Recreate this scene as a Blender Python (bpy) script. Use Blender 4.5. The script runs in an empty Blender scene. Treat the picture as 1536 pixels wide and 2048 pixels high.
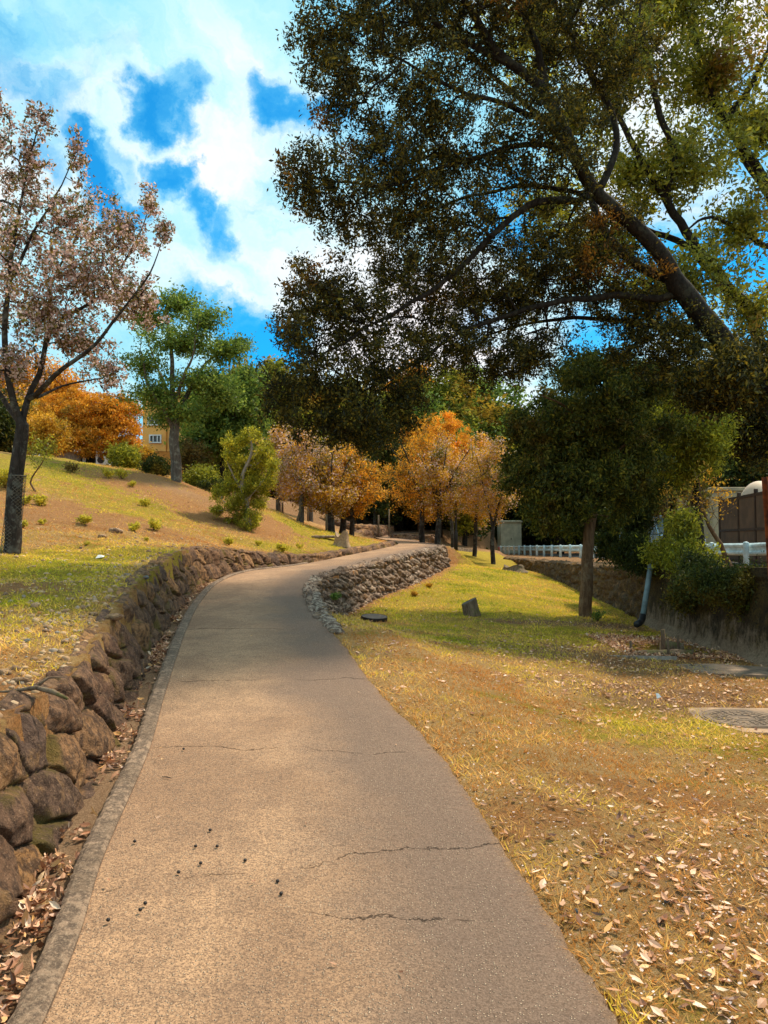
import bpy, math, random
import numpy as np
from mathutils import Vector
RAD = math.radians
# ------------------------------------------------------------------ camera, sky, sun
scene = bpy.context.scene
F = 1540.0; CZ = 1.55; PITCH = math.atan(56 / F)
cam_d = bpy.data.cameras.new('camera'); cam = bpy.data.objects.new('camera', cam_d)
scene.collection.objects.link(cam); scene.camera = cam
cam.location = (0, 0, CZ); cam.rotation_euler = (RAD(90) + PITCH, 0, 0)
cam_d.sensor_fit = 'VERTICAL'; cam_d.sensor_height = 36; cam_d.lens = 36 * F / 2048
cam_d.clip_start = 0.05; cam_d.clip_end = 2000
SUN_AZ, SUN_EL = RAD(48), RAD(56)          # azimuth from +Y towards +X
SUN_STR = 4.6; SKY_STR = 0.125
scene.view_settings.view_transform = 'Standard'; scene.view_settings.look = 'None'
scene.view_settings.exposure = 0.32; scene.view_settings.gamma = 1.0


class N:
    """tiny node-graph helper"""
    def __init__(s, nt): s.nt = nt
    def put(s, sock, v):
        if isinstance(v, bpy.types.NodeSocket): s.nt.links.new(v, sock)
        elif isinstance(v, (tuple, list)) and len(v) == 3 and sock.type == 'RGBA': sock.default_value = (*v, 1)
        else: sock.default_value = v
    def __call__(s, t, p=None, **k):
        n = s.nt.nodes.new('ShaderNode' + t)
        for a, b in (p or {}).items(): setattr(n, a, b)
        for a, b in k.items(): s.put(n.inputs[a.replace('_', ' ')], b)
        return n
    def math(s, op, a, b=0.0, clamp=False):
        n = s.nt.nodes.new('ShaderNodeMath'); n.operation = op; n.use_clamp = clamp
        s.put(n.inputs[0], a); s.put(n.inputs[1], b); return n.outputs[0]
    def mix(s, f, a, b, bt='MIX'):
        n = s.nt.nodes.new('ShaderNodeMix'); n.data_type = 'RGBA'; n.blend_type = bt; n.clamp_factor = True
        s.put(n.inputs[0], f); s.put(n.inputs[6], a); s.put(n.inputs[7], b); return n.outputs[2]
    def ramp(s, f, stops, interp='LINEAR'):
        n = s.nt.nodes.new('ShaderNodeValToRGB'); s.put(n.inputs[0], f); e = n.color_ramp.elements
        n.color_ramp.interpolation = interp
        while len(e) < len(stops): e.new(0.5)
        for el, (q, c) in zip(e, stops):
            el.position = q; el.color = (c, c, c, 1) if isinstance(c, (int, float)) else (*c, 1)
        return n.outputs[0]
    def noise(s, vec, scale, detail=4, rough=0.6, dist=0.0):
        return s('TexNoise', Vector=vec, Scale=scale, Detail=detail, Roughness=rough, Distortion=dist).outputs[0]
    def rng(s, v, a, b, c=0.0, d=1.0, smooth=True):
        n = s.nt.nodes.new('ShaderNodeMapRange')
        if smooth: n.interpolation_type = 'SMOOTHSTEP'
        s.put(n.inputs[0], v)
        for i, q in enumerate((a, b, c, d)): n.inputs[i + 1].default_value = q
        return n.outputs[0]


def P(px, py, Y):
    """world point seen at pixel (px,py) of the 1536x2048 photo at ground distance Y"""
    a = (px - 768) / F; b = (1024 - py) / F
    cp, sp = math.cos(PITCH), math.sin(PITCH)
    t = Y / (cp - b * sp)
    return np.array([a * t, Y, CZ + t * (sp + b * cp)])


world = bpy.data.worlds.new('World'); scene.world = world; world.use_nodes = True
wn = N(world.node_tree); world.node_tree.nodes.clear()
tc = wn('TexCoord').outputs['Generated']
sky = wn('TexSky', dict(sky_type='NISHITA', sun_disc=False, sun_elevation=SUN_EL, sun_rotation=SUN_AZ, air_density=1.0, dust_density=0.4, ozone_density=2.5))
blue = wn.mix(1.0, sky.outputs[0], (0.03, .82, 1.2), 'MULTIPLY')
wv = wn('TexNoise', Vector=tc, Scale=6.0, Detail=7, Roughness=0.62).outputs['Color']
wsub = wn('VectorMath', dict(operation='SUBTRACT')); wn.put(wsub.inputs[0], wv); wsub.inputs[1].default_value = (.5, .5, .5)
wscl = wn('VectorMath', dict(operation='SCALE')); wn.put(wscl.inputs[0], wsub.outputs[0]); wscl.inputs['Scale'].default_value = 0.22
wadd = wn('VectorMath', dict(operation='ADD')); wn.put(wadd.inputs[0], tc); wn.put(wadd.inputs[1], wscl.outputs[0])
wnrm = wn('VectorMath', dict(operation='NORMALIZE')); wn.put(wnrm.inputs[0], wadd.outputs[0]); wdir = wnrm.outputs[0]
hole = None
for (px, py, rad, w) in [(355, 208, 62, .95), (572, 205, 58, .9), (640, 240, 55, .8), (205, 348, 66, .85), (372, 352, 50, .9), (425, 418, 50, .85), (470, 460, 52, .9), (300, 310, 30, .3),
                         (540, 660, 75, 1.0), (480, 640, 70, .8), (400, 590, 50, .5), (500, 710, 80, 1.0), (1320, 560, 130, .9), (1500, 560, 140, .9), (960, 650, 80, .9), (720, 300, 90, .5),
                         (1000, 470, 80, .7), (1180, 640, 120, .9), (1250, 60, 110, .45), (1480, 250, 80, .5), (30, 330, 50, .4)]:
    v = P(px, py, 100) - np.array([0, 0, CZ]); v /= np.linalg.norm(v)
    dt = wn('VectorMath', dict(operation='DOT_PRODUCT')); wn.put(dt.inputs[0], wdir); dt.inputs[1].default_value = tuple(v)
    r = rad * .56 / F; w = w * .82
    q = wn.rng(dt.outputs['Value'], math.cos(r * 2.0), math.cos(r * 0.1), 0, w, False)
    hole = q if hole is None else wn.math('MAXIMUM', hole, q)
wsc = wn('Mapping', Vector=wdir); wsc.inputs['Scale'].default_value = (1, 1, 1.8)
fine = wn.noise(wsc.outputs[0], 4.5, 10, 0.60, 0.15)
cl = wn.math('SUBTRACT', wn.math('ADD', 0.84, wn.math('MULTIPLY', wn.math('SUBTRACT', fine, 0.5), 2.4)), hole, True)
cov = wn.rng(cl, -0.15, 0.85)
turq = wn.mix(1.0, (.16, .62, .86), (8.0, 8.0, 8.0), 'MULTIPLY')
mid = wn.rng(cov, .25, 1.0, 0, 1, False)
shade = wn.noise(wsc.outputs[0], 3.2, 6, 0.55, 0.4)
ccol = wn.ramp(shade, [(0.30, (2.6, 7.6, 9.6)), (0.46, (4.6, 8.6, 9.8)), (0.58, (8.0, 9.4, 9.9)), (0.70, (9.6, 9.6, 9.8))])
# ramps clamp to 1 in the UI only; rescale to be safe
ccol = wn.ramp(shade, [(0.32, (0.24, 0.68, 0.90)), (0.46, (0.48, 0.83, 0.95)), (0.55, (0.80, 0.91, 0.96)), (0.64, (0.96, 0.94, 0.96))])
ccol = wn.mix(1.0, ccol, (7.6, 7.5, 7.4), 'MULTIPLY')
ccol = wn.mix(mid, turq, ccol)
skyc = wn.mix(cov, blue, ccol)
bg = wn('Background', Color=skyc, Strength=SKY_STR)
wo = wn('OutputWorld'); world.node_tree.links.new(bg.outputs[0], wo.inputs[0])

sd = bpy.data.lights.new('sun', 'SUN'); sd.energy = SUN_STR; sd.angle = RAD(5); sd.color = (1.0, 0.87, 0.68)
so = bpy.data.objects.new('sun', sd); scene.collection.objects.link(so)
sdir = Vector((math.sin(SUN_AZ) * math.cos(SUN_EL), math.cos(SUN_AZ) * math.cos(SUN_EL), math.sin(SUN_EL)))
so.rotation_euler = sdir.to_track_quat('Z', 'Y').to_euler(); so.location = (20, 20, 40)

# ------------------------------------------------------------------ helpers
COL = scene.collection
rs = np.random.RandomState(7); random.seed(7)
_tab = np.random.RandomState(3).rand(64, 64, 64)


def vnoise(x, y, z=0.0):
    x = np.asarray(x, float); y = np.asarray(y, float); z = np.zeros_like(x) + z
    xi, yi, zi = np.floor(x).astype(int), np.floor(y).astype(int), np.floor(z).astype(int)
    fx, fy, fz = x - xi, y - yi, z - zi
    fx, fy, fz = [f * f * (3 - 2 * f) for f in (fx, fy, fz)]
    r = 0
    for a in (0, 1):
        for b in (0, 1):
            for c in (0, 1):
                r = r + _tab[(xi + a) % 64, (yi + b) % 64, (zi + c) % 64] * (fx if a else 1 - fx) * (fy if b else 1 - fy) * (fz if c else 1 - fz)
    return r


def fbm(x, y, z=0.0, o=4):
    r = 0; a = 0.5
    for i in range(o):
        r = r + a * (vnoise(x * 2 ** i + 7 * i, y * 2 ** i + 3 * i, np.asarray(z) * 2 ** i) - .5); a *= 0.5
    return r


def sstep(a, b, x):
    t = np.clip((x - a) / (b - a), 0, 1); return t * t * (3 - 2 * t)


def tag(o, label=None, cat=None, group=None, kind=None):
    if label: o['label'] = label
    if cat: o['category'] = cat
    if group: o['group'] = group
    if kind: o['kind'] = kind
    return o


def mk(name, V, Q, mat, parent=None, smooth=True, fattr=None, vattr=None, loc=None):
    me = bpy.data.meshes.new(name)
    V = np.asarray(V, dtype=np.float32)
    me.from_pydata(V if isinstance(Q, np.ndarray) else V.tolist(), [], Q)
    for k, a in (fattr or {}).items():
        me.attributes.new(k, 'FLOAT', 'FACE').data.foreach_set('value', np.asarray(a, dtype=np.float32))
    for k, a in (vattr or {}).items():
        a = np.asarray(a, dtype=np.float32)
        if a.ndim == 2:
            if a.shape[1] == 3: a = np.concatenate([a, np.ones((len(a), 1), np.float32)], 1)
            me.attributes.new(k, 'FLOAT_COLOR', 'POINT').data.foreach_set('color', a.ravel())
        else: me.attributes.new(k, 'FLOAT', 'POINT').data.foreach_set('value', a)
    if smooth: me.polygons.foreach_set('use_smooth', np.ones(len(me.polygons), dtype=bool))
    me.update()
    for m in (mat if isinstance(mat, (list, tuple)) else [mat]): me.materials.append(m)
    o = bpy.data.objects.new(name, me); COL.objects.link(o)
    if parent is not None: o.parent = parent
    if loc is not None: o.location = loc
    return o


def empty(name, loc, label, cat, group=None, rz=0):
    o = bpy.data.objects.new(name, None); COL.objects.link(o); o.location = tuple(loc); o.rotation_euler = (0, 0, rz)
    o.empty_display_size = 0.2
    return tag(o, label, cat, group)


def copy_tree(o, parent=None):
    c = o.copy(); COL.objects.link(c)
    if parent is not None: c.parent = parent
    for ch in [k for k in o.children]: copy_tree(ch, c)
    return c


class MB:
    """collects shapes into one mesh"""
    def __init__(s): s.v = []; s.f = []
    def add(s, V, Fc):
        n = len(s.v); s.v += [tuple(map(float, p)) for p in V]; s.f += [tuple(i + n for i in q) for q in Fc]; return s
    def box(s, c, d, rz=0, bev=0.0, rx=0, ry=0):
        from mathutils import Euler
        e = Euler((rx, ry, rz)).to_matrix()
        hx, hy, hz = d[0] / 2, d[1] / 2, d[2] / 2
        if bev <= 0:
            V = [(x, y, z) for z in (-hz, hz) for (x, y) in ((-hx, -hy), (hx, -hy), (hx, hy), (-hx, hy))]
            Fc = [(3, 2, 1, 0), (4, 5, 6, 7), (0, 1, 5, 4), (1, 2, 6, 5), (2, 3, 7, 6), (3, 0, 4, 7)]
        else:
            b = min(bev, hx * .9, hy * .9, hz * .9)
            lay = [(-hz, b), (-hz + b, 0), (hz - b, 0), (hz, b)]; V = []
            for z, i in lay:
                x, y = hx - i, hy - i; c2 = b if i == 0 else b * .4
                V += [(-x + c2, -y, z), (x - c2, -y, z), (x, -y + c2, z), (x, y - c2, z), (x - c2, y, z), (-x + c2, y, z), (-x, y - c2, z), (-x, -y + c2, z)]
            Fc = [tuple(range(7, -1, -1)), tuple(range(24, 32))]
            for k in range(3):
                for j in range(8): Fc.append((k * 8 + j, k * 8 + (j + 1) % 8, k * 8 + 8 + (j + 1) % 8, k * 8 + 8 + j))
        cc = Vector(c)
        return s.add([e @ Vector(p) + cc for p in V], Fc)
    def tube(s, pts, rad, n=10, cap=True):
        pts = [Vector(p) for p in pts]; rad = rad if hasattr(rad, '__len__') else [rad] * len(pts)
        V = []; u = None
        for i, p in enumerate(pts):
            d = (pts[min(i + 1, len(pts) - 1)] - pts[max(i - 1, 0)]).normalized()
            if u is None: u = d.orthogonal().normalized()
            u = (u - d * u.dot(d)).normalized(); w = d.cross(u)
            V += [p + (u * math.cos(2 * math.pi * k / n) + w * math.sin(2 * math.pi * k / n)) * rad[i] for k in range(n)]
        Fc = [(i * n + k, i * n + (k + 1) % n, (i + 1) * n + (k + 1) % n, (i + 1) * n + k) for i in range(len(pts) - 1) for k in range(n)]
        if cap: Fc += [tuple(range(n - 1, -1, -1)), tuple(range((len(pts) - 1) * n, len(pts) * n))]
        return s.add(V, Fc)
    def lathe(s, prof, c=(0, 0, 0), n=24):
        V = [(c[0] + r * math.cos(2 * math.pi * k / n), c[1] + r * math.sin(2 * math.pi * k / n), c[2] + z) for r, z in prof for k in range(n)]
        Fc = [(i * n + k, i * n + (k + 1) % n, (i + 1) * n + (k + 1) % n, (i + 1) * n + k) for i in range(len(prof) - 1) for k in range(n)]
        Fc += [tuple(range(n - 1, -1, -1)), tuple(range((len(prof) - 1) * n, len(prof) * n))]
        return s.add(V, Fc)
    def build(s, name, mat, parent=None, smooth=False, loc=None):
        o = mk(name, s.v, s.f, mat, parent, smooth, loc=loc); return o


# ------------------------------------------------------------------ materials
def material(name):
    m = bpy.data.materials.new(name); m.use_nodes = True; m.node_tree.nodes.clear(); return m, N(m.node_tree)


def finish(m, n, col, rough=0.8, bump=None, bstr=0.3, bdist=0.02, metal=0.0, spec=0.3, alpha=None):
    k = dict(Base_Color=col, Roughness=rough, Metallic=metal)
    b = n('BsdfPrincipled', **k); b.inputs['Specular IOR Level'].default_value = spec
    if bump is not None:
        bp = n('Bump', Strength=bstr, Distance=bdist, Height=bump); n.nt.links.new(bp.outputs[0], b.inputs['Normal'])
    o = n('OutputMaterial'); n.nt.links.new(b.outputs[0], o.inputs[0]); return m


def simple(name, c1, c2=None, scale=6.0, rough=0.7, bump=0.2, metal=0.0, spec=0.3, bd=0.01):
    m, n = material(name); t = n('TexCoord').outputs['Object']
    a = n.noise(t, scale, 6, 0.65); f = n.rng(a, 0.35, 0.65)
    c2 = c2 or tuple(x * 0.7 for x in c1)
    return finish(m, n, n.mix(f, c1, c2), rough, n.noise(t, scale * 6, 5, 0.7), bump, bd, metal, spec)


def leafmat(name, stops, patch=None, pscale=0.5, pth=(0.52, 0.62), trans=0.4, gloss=0.04, var=0.5):
    m, n = material(name)
    a = n('Attribute', dict(attribute_name='rnd')).outputs['Fac']
    t = n('TexCoord').outputs['Object']
    c = n.ramp(a, stops)
    if patch is not None:
        f = n.rng(n.noise(t, pscale, 3, 0.6), *pth)
        pc = n.ramp(a, patch); c = n.mix(f, c, pc)
    br = n.rng(n.noise(t, 1.7, 2, 0.5), 0.3, 0.7, 1 - var * .5, 1 + var * .6)
    c = n.mix(1.0, c, n('CombineColor', Red=br, Green=br, Blue=br).outputs[0], 'MULTIPLY')
    d = n('BsdfDiffuse', Color=c); tr = n('BsdfTranslucent', Color=c); g = n('BsdfGlossy', Color=(.9, .95, 1.0), Roughness=0.45)
    s1 = n('MixShader', Fac=trans); n.nt.links.new(d.outputs[0], s1.inputs[1]); n.nt.links.new(tr.outputs[0], s1.inputs[2])
    s2 = n('MixShader', Fac=gloss); n.nt.links.new(s1.outputs[0], s2.inputs[1]); n.nt.links.new(g.outputs[0], s2.inputs[2])
    o = n('OutputMaterial'); n.nt.links.new(s2.outputs[0], o.inputs[0]); return m


def barkmat(name, c1, c2, lichen=None, lf=0.6, scale=9):
    m, n = material(name); t = n('TexCoord').outputs['Object']
    mp = n('Mapping', Vector=t); mp.inputs['Scale'].default_value = (1, 1, 0.22)
    a = n.noise(mp.outputs[0], scale * 2.2, 8, 0.7, 0.6)
    c = n.mix(n.rng(a, .35, .65), c1, c2)
    if lichen: c = n.mix(n.math('MULTIPLY', n.rng(n.noise(t, scale * .7, 7, .7), .5, .62), lf), c, lichen)
    return finish(m, n, c, 0.9, a, 0.8, 0.03, 0, 0.15)


M = {}
M['bark_dark'] = barkmat('bark_dark', (.012, .009, .007), (.032, .025, .019), (.07, .068, .045), .4)
M['bark_grey'] = barkmat('bark_grey', (.07, .055, .045), (.14, .115, .09), (.26, .25, .2), .6)
M['bark_brown'] = barkmat('bark_brown', (.10, .055, .03), (.20, .12, .065), (.28, .22, .14), .4)
M['bark_cherry'] = barkmat('bark_cherry', (.022, .017, .014), (.055, .042, .035), (.16, .155, .13), .6)
M['twig_pale'] = barkmat('twig_pale', (.25, .21, .17), (.38, .33, .27))
M['wood_old'] = barkmat('wood_old', (.11, .07, .045), (.24, .17, .11), (.12, .13, .03), .6)
M['wood_cut'] = simple('wood_cut', (.42, .27, .14), (.26, .17, .10), 20)
M['wood_dark_cut'] = simple('wood_dark_cut', (.13, .09, .06), (.06, .045, .03), 14)
M['post_dark'] = simple('post_dark', (.035, .026, .022), (.02, .015, .012), 10, .55)
M['white_rail'] = simple('white_rail', (.66, .82, .86), (.42, .55, .58), 5, .5)
M['rust'] = simple('rust', (.34, .085, .02), (.10, .03, .015), 7, .85, .5)
M['pipe'] = simple('pipe', (.22, .30, .32), (.15, .20, .215), 8, .45)
M['pipe_black'] = simple('pipe_black', (.03, .03, .032), None, 8, .4)
M['concrete'] = simple('concrete', (.42, .27, .165), (.20, .135, .09), 3, .9, .5)
M['slab'] = simple('slab', (.30, .21, .14), (.15, .11, .08), 5, .9, .5)
M['iron'] = simple('iron', (.22, .145, .09), (.11, .075, .05), 12, .6, .4)
M['orange_wall'] = simple('orange_wall', (.80, .42, .11), (.70, .36, .10), 1.5, .85, .1)
M['orange_dark'] = simple('orange_dark', (.62, .26, .05), (.5, .2, .04), 1.5, .85, .1)
M['white_wall'] = simple('white_wall', (.62, .60, .52), (.42, .42, .36), 1.2, .8, .15)
M['shed_wall'] = simple('shed_wall', (.55, .56, .42), (.38, .40, .30), 2.2, .8, .2)
M['frame_white'] = simple('frame_white', (.75, .77, .75), None, 4, .5)
M['glass_dark'] = simple('glass_dark', (.05, .08, .09), (.10, .14, .15), 3, .12, 0, 0, .6)
M['brown_panel'] = simple('brown_panel', (.13, .072, .04), (.085, .05, .03), 2.5, .8, .2)
M['brown_frame'] = simple('brown_frame', (.05, .025, .015), None, 4, .6)
M['beige_wall'] = simple('beige_wall', (.42, .33, .20), (.30, .24, .15), 3, .85)
M['tank'] = simple('tank', (.72, .55, .40), (.6, .45, .33), 1.5, .5)
M['car_paint'] = simple('car_paint', (.30, .42, .50), (.26, .37, .45), 1, .25, 0, .3, .5)
M['tyre'] = simple('tyre', (.02, .02, .02), None, 10, .9)
M['chrome'] = simple('chrome', (.5, .52, .54), None, 10, .25, 0, .9)
M['lampglass'] = simple('lampglass', (.55, .48, .40), (.45, .40, .34), 6, .35)
M['red'] = simple('red', (.6, .05, .03), None, 6, .6)
M['twine'] = simple('twine', (.10, .09, .07), None, 30, .9)
M['wire'] = simple('wire', (.22, .20, .17), (.14, .12, .10), 40, .6, 0, .4)
M['paper'] = simple('paper', (.8, .8, .78), None, 30, .8)
M['asphalt_lot'] = simple('asphalt_lot', (.09, .08, .072), (.06, .055, .05), 2, .9)


def rockmat(name, tones, moss=0.35, moss_col=(.13, .10, .02)):
    m, n = material(name); t = n('TexCoord').outputs['Object']
    cell = n('Attribute', dict(attribute_name='cell')).outputs['Fac']
    gap = n('Attribute', dict(attribute_name='gap')).outputs['Fac']
    c = n.ramp(cell, tones, 'CONSTANT' if len(tones) > 6 else 'LINEAR')
    a = n.noise(t, 14, 9, 0.72, .3); b = n.noise(t, 55, 6, 0.7)
    c = n.mix(n.rng(a, .42, .58, 0, .85), c, (.065, .042, .032))
    c = n.mix(n.rng(n.noise(t, 5, 6, .7), .54, .66, 0, .6), c, (.40, .23, .10))
    c = n.mix(n.rng(b, .54, .68, 0, .55), c, (.46, .30, .19))
    mo = n.math('MULTIPLY', n.rng(n.noise(t, 2.6, 6, .7), .50, .60), n.rng(gap, 0.32, 0.02))
    c = n.mix(n.math('MULTIPLY', mo, moss * 1.5, True), c, moss_col)
    v3 = n.noise(t, 120, 4, .8); c = n.mix(n.rng(v3, .5, .62, 0, .3), c, (.10, .07, .05)); c = n.mix(1.0, c, (1.25, 1.22, 1.2), 'MULTIPLY')
    h = n.math('ADD', n.math('MULTIPLY', a, 1.2), n.math('ADD', n.math('MULTIPLY', b, .7), n.math('MULTIPLY', v3, .25)))
    return finish(m, n, c, 0.95, h, 1.0, 0.04, 0, .12)


M['stone_left'] = rockmat('stone_left', [(0, (.16, .09, .06)), (.3, (.25, .14, .08)), (.55, (.14, .09, .068)), (.8, (.42, .22, .09)), (1, (.20, .12, .08))], .5)
M['stone_right'] = rockmat('stone_right', [(0, (.17, .12, .09)), (.3, (.44, .31, .22)), (.6, (.20, .15, .12)), (.85, (.60, .47, .36)), (1, (.30, .23, .19))], .12)
M['stone_moss'] = rockmat('stone_moss', [(0, (.07, .05, .025)), (.5, (.15, .095, .035)), (1, (.10, .085, .06))], .6, (.15, .085, .012))
M['rock'] = rockmat('rock', [(0, (.40, .26, .15)), (.5, (.52, .33, .18)), (1, (.30, .24, .20))], 0)

# ------------------------------------------------------------------ path geometry
ST = [  # left x,y,z  right x,y,z
    ((-.35, -4, -.27), (1.35, -4, -.27)), ((-.72, -.5, -.03), (1.0, -.5, -.03)), ((-.98, 2.22, .151), (.68, 2.22, .151)), ((-1.18, 3.29, .224), (.517, 3.29, .224)),
    ((-1.38, 4.55, .31), (.30, 4.6, .31)), ((-1.62, 5.7, .39), (-.02, 5.8, .39)), ((-1.94, 7.3, .50), (-.37, 7.5, .50)), ((-2.2, 8.68, .59), (-.68, 8.9, .59)),
    ((-2.50, 10.5, .70), (-1.0, 10.8, .70)), ((-2.70, 12.6, .85), (-1.14, 12.2, .82)), ((-2.55, 14.5, .96), (-1.0, 13.8, .93)), ((-1.9, 17, 1.0), (-.5, 16.3, 1.01)),
    ((-.95, 20, 1.15), (.4, 19.3, 1.14)), ((-.15, 23, 1.28), (1.2, 22.2, 1.25)), ((.45, 26, 1.40), (1.95, 25.5, 1.345)), ((.4, 29.5, 1.49), (1.95, 29.7, 1.41)),
    ((-.3, 33, 1.64), (1.2, 34, 1.57)), ((-.75, 37.5, 1.76), (.8, 38.3, 1.73)), ((-.5, 42, 1.93), (1.2, 41.5, 1.90)), ((1.5, 47, 2.15), (2.9, 45.6, 2.1)), ((6, 52, 2.4), (6.8, 50.5, 2.4))]
L0 = np.array([a for a, b in ST]); R0 = np.array([b for a, b in ST])


def catmull(Pn, sub=10):
    out = []; n = len(Pn)
    for i in range(n - 1):
        p0 = Pn[max(i - 1, 0)]; p1 = Pn[i]; p2 = Pn[i + 1]; p3 = Pn[min(i + 2, n - 1)]
        for k in range(sub):
            t = k / sub
            out.append(.5 * ((2 * p1) + (-p0 + p2) * t + (2 * p0 - 5 * p1 + 4 * p2 - p3) * t * t + (-p0 + 3 * p1 - 3 * p2 + p3) * t ** 3))
    out.append(Pn[-1]); return np.array(out)


PL, PR = catmull(L0), catmull(R0); PC = (PL + PR) / 2
HWD = np.linalg.norm((PL - PR)[:, :2], axis=1) / 2
SL = np.concatenate([[0], np.cumsum(np.linalg.norm(np.diff(PC[:, :2], axis=0), axis=1))])


def near_path(x, y):
    """signed lateral distance (left +) from centreline, index (float), for arrays"""
    best = np.full(x.shape, 1e9); u = np.zeros(x.shape); idx = np.zeros(x.shape)
    for i in range(len(PC) - 1):
        a = PC[i, :2]; d = PC[i + 1, :2] - a; l2 = d @ d
        t = np.clip(((x - a[0]) * d[0] + (y - a[1]) * d[1]) / l2, 0, 1)
        qx = x - a[0] - t * d[0]; qy = y - a[1] - t * d[1]; r2 = qx * qx + qy * qy
        w = r2 < best
        best = np.where(w, r2, best); sg = np.sign(d[0] * qy - d[1] * qx)
        u = np.where(w, sg * np.sqrt(r2), u); idx = np.where(w, i + t, idx)
    u = np.where((y > 28) & (x > np.interp(y, [0, 24, 36, 46, 60, 80], [5, 5.3, 5.4, 6.2, 7.4, 9])), -np.abs(u), u)
    return u, idx


def pinterp(arr, idx): return np.interp(idx, np.arange(len(arr)), arr)


def rbf(ctrl):
    C = np.array(ctrl, float); X = C[:, :2]
    D = np.linalg.norm(X[:, None] - X[None], axis=2)
    A = D.copy(); n = len(X); Bm = np.zeros((n + 1, n + 1)); Bm[:n, :n] = A + np.eye(n) * -0.15; Bm[n, :n] = 1; Bm[:n, n] = 1
    w = np.linalg.solve(Bm, np.append(C[:, 2], 0))
    def f(x, y):
        r = np.full(x.shape, w[n])
        for i in range(n): r = r + w[i] * np.hypot(x - X[i, 0], y - X[i, 1])
        return r
    return f


KERB = 0.095
def pp(px, py, Y): return tuple(P(px, py, Y))
left_c = [pp(*q) for q in [(0, 1445, 3.2), (152, 1345, 4.5), (294, 1210, 6.5), (330, 1150, 8), (400, 1108, 11), (480, 1101, 13), (560, 1121, 15.3), (640, 1120, 17.5), (700, 1104, 20), (750, 1094, 23), (790, 1085, 26.5),
    (0, 1300, 4.6), (0, 1200, 6.5), (20, 1112, 10), (200, 1120, 9.5), (150, 1060, 13), (300, 1050, 15), (0, 1000, 15), (0, 905, 22), (100, 915, 22), (200, 930, 22.5), (300, 945, 23), (350, 960, 23),
    (400, 985, 22), (450, 1012, 21), (490, 1062, 19), (560, 1022, 24), (560, 1090, 18), (650, 1088, 21), (600, 1056, 25), (663, 1068, 25), (700, 1068, 25), (740, 1078, 27), (620, 1046, 32), (740, 1062, 34), (690, 1058, 31)]]
left_c += [(-1.7, 0, .62), (-1.3, -4, .4), (-5, 2, 1.0), (-9, 5, 1.8), (-12, 12, 3.0), (-14, 20, 4.4), (-8, 30, 4.0), (-14, 32, 4.6), (-4, 34, 3.3), (-2, 44, 2.6), (-6, 50, 4.0), (-20, 45, 5.5), (-30, 20, 6), (-30, 80, 7), (0, 70, 3.2), (-40, -5, 5), (0, 120, 4)]
HL = rbf(left_c)
right_c = [(float(PR[i][0]) + .25, float(PR[i][1]), float(PR[i][2]) - .02) for i in (12, 22, 32, 42, 52, 62, 70)]
right_c += [(2, 2, .08), (3.2, 3, .02), (4.8, 4, 0), (3.06, 6.5, 0), (1.6, 5, .12), (1.4, 8, .16), (2.5, 10, .05), (4.3, 10.8, -.03), (4.7, 12.1, -.08), (3.9, 15, .05), (4.9, 14.9, -.04), (1.65, 14.3, .14),
    (5.3, 17.7, .0), (5.35, 20.3, .1), (5.2, 24, .3), (5.2, 30, .45), (5.4, 36, .62), (-4, 0, -.3), (6, -4, -.1)]
right_c += [pp(*q) for q in [(655, 1262, 10.8), (700, 1236, 13.6), (760, 1212, 15.5), (830, 1178, 18.5), (890, 1142, 23), (905, 1118, 29), (1000, 1140, 24), (950, 1190, 17.5), (870, 1098, 31), (945, 1102, 36)]]
right_c += [(0, 60, 2.8), (6, 60, 1.2), (3, 45, 1.5), (5, 50, .8), (10, 90, .6), (40, 90, .9), (12, 65, .5), (8, 66, .7), (20, 65, .5), (2.5, 34, 1.2)]
HR = rbf(right_c)
XW_Y = [-5, 9.8, 12, 15, 17.7, 20, 24, 36, 46, 60]; XW_X = [5.3, 4.9, 4.75, 4.96, 5.3, 5.35, 5.3, 5.6, 6.6, 8]
def xw(y): return np.interp(y, XW_Y, XW_X)
def zlot(y): return np.interp(y, [0, 10, 19, 35, 61, 200], [1.2, 1.16, .88, .72, .46, .5])
WR0 = 75; WR1 = 141          # right stone wall sample range
WL1 = 148                    # left wall / kerb end


def wall_left_foot(idx): return pinterp(HWD, idx) + KERB + np.interp(idx, [0, 30, 60, 90, 105, 400], [.125, .13, .12, .10, .02, .0])


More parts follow.
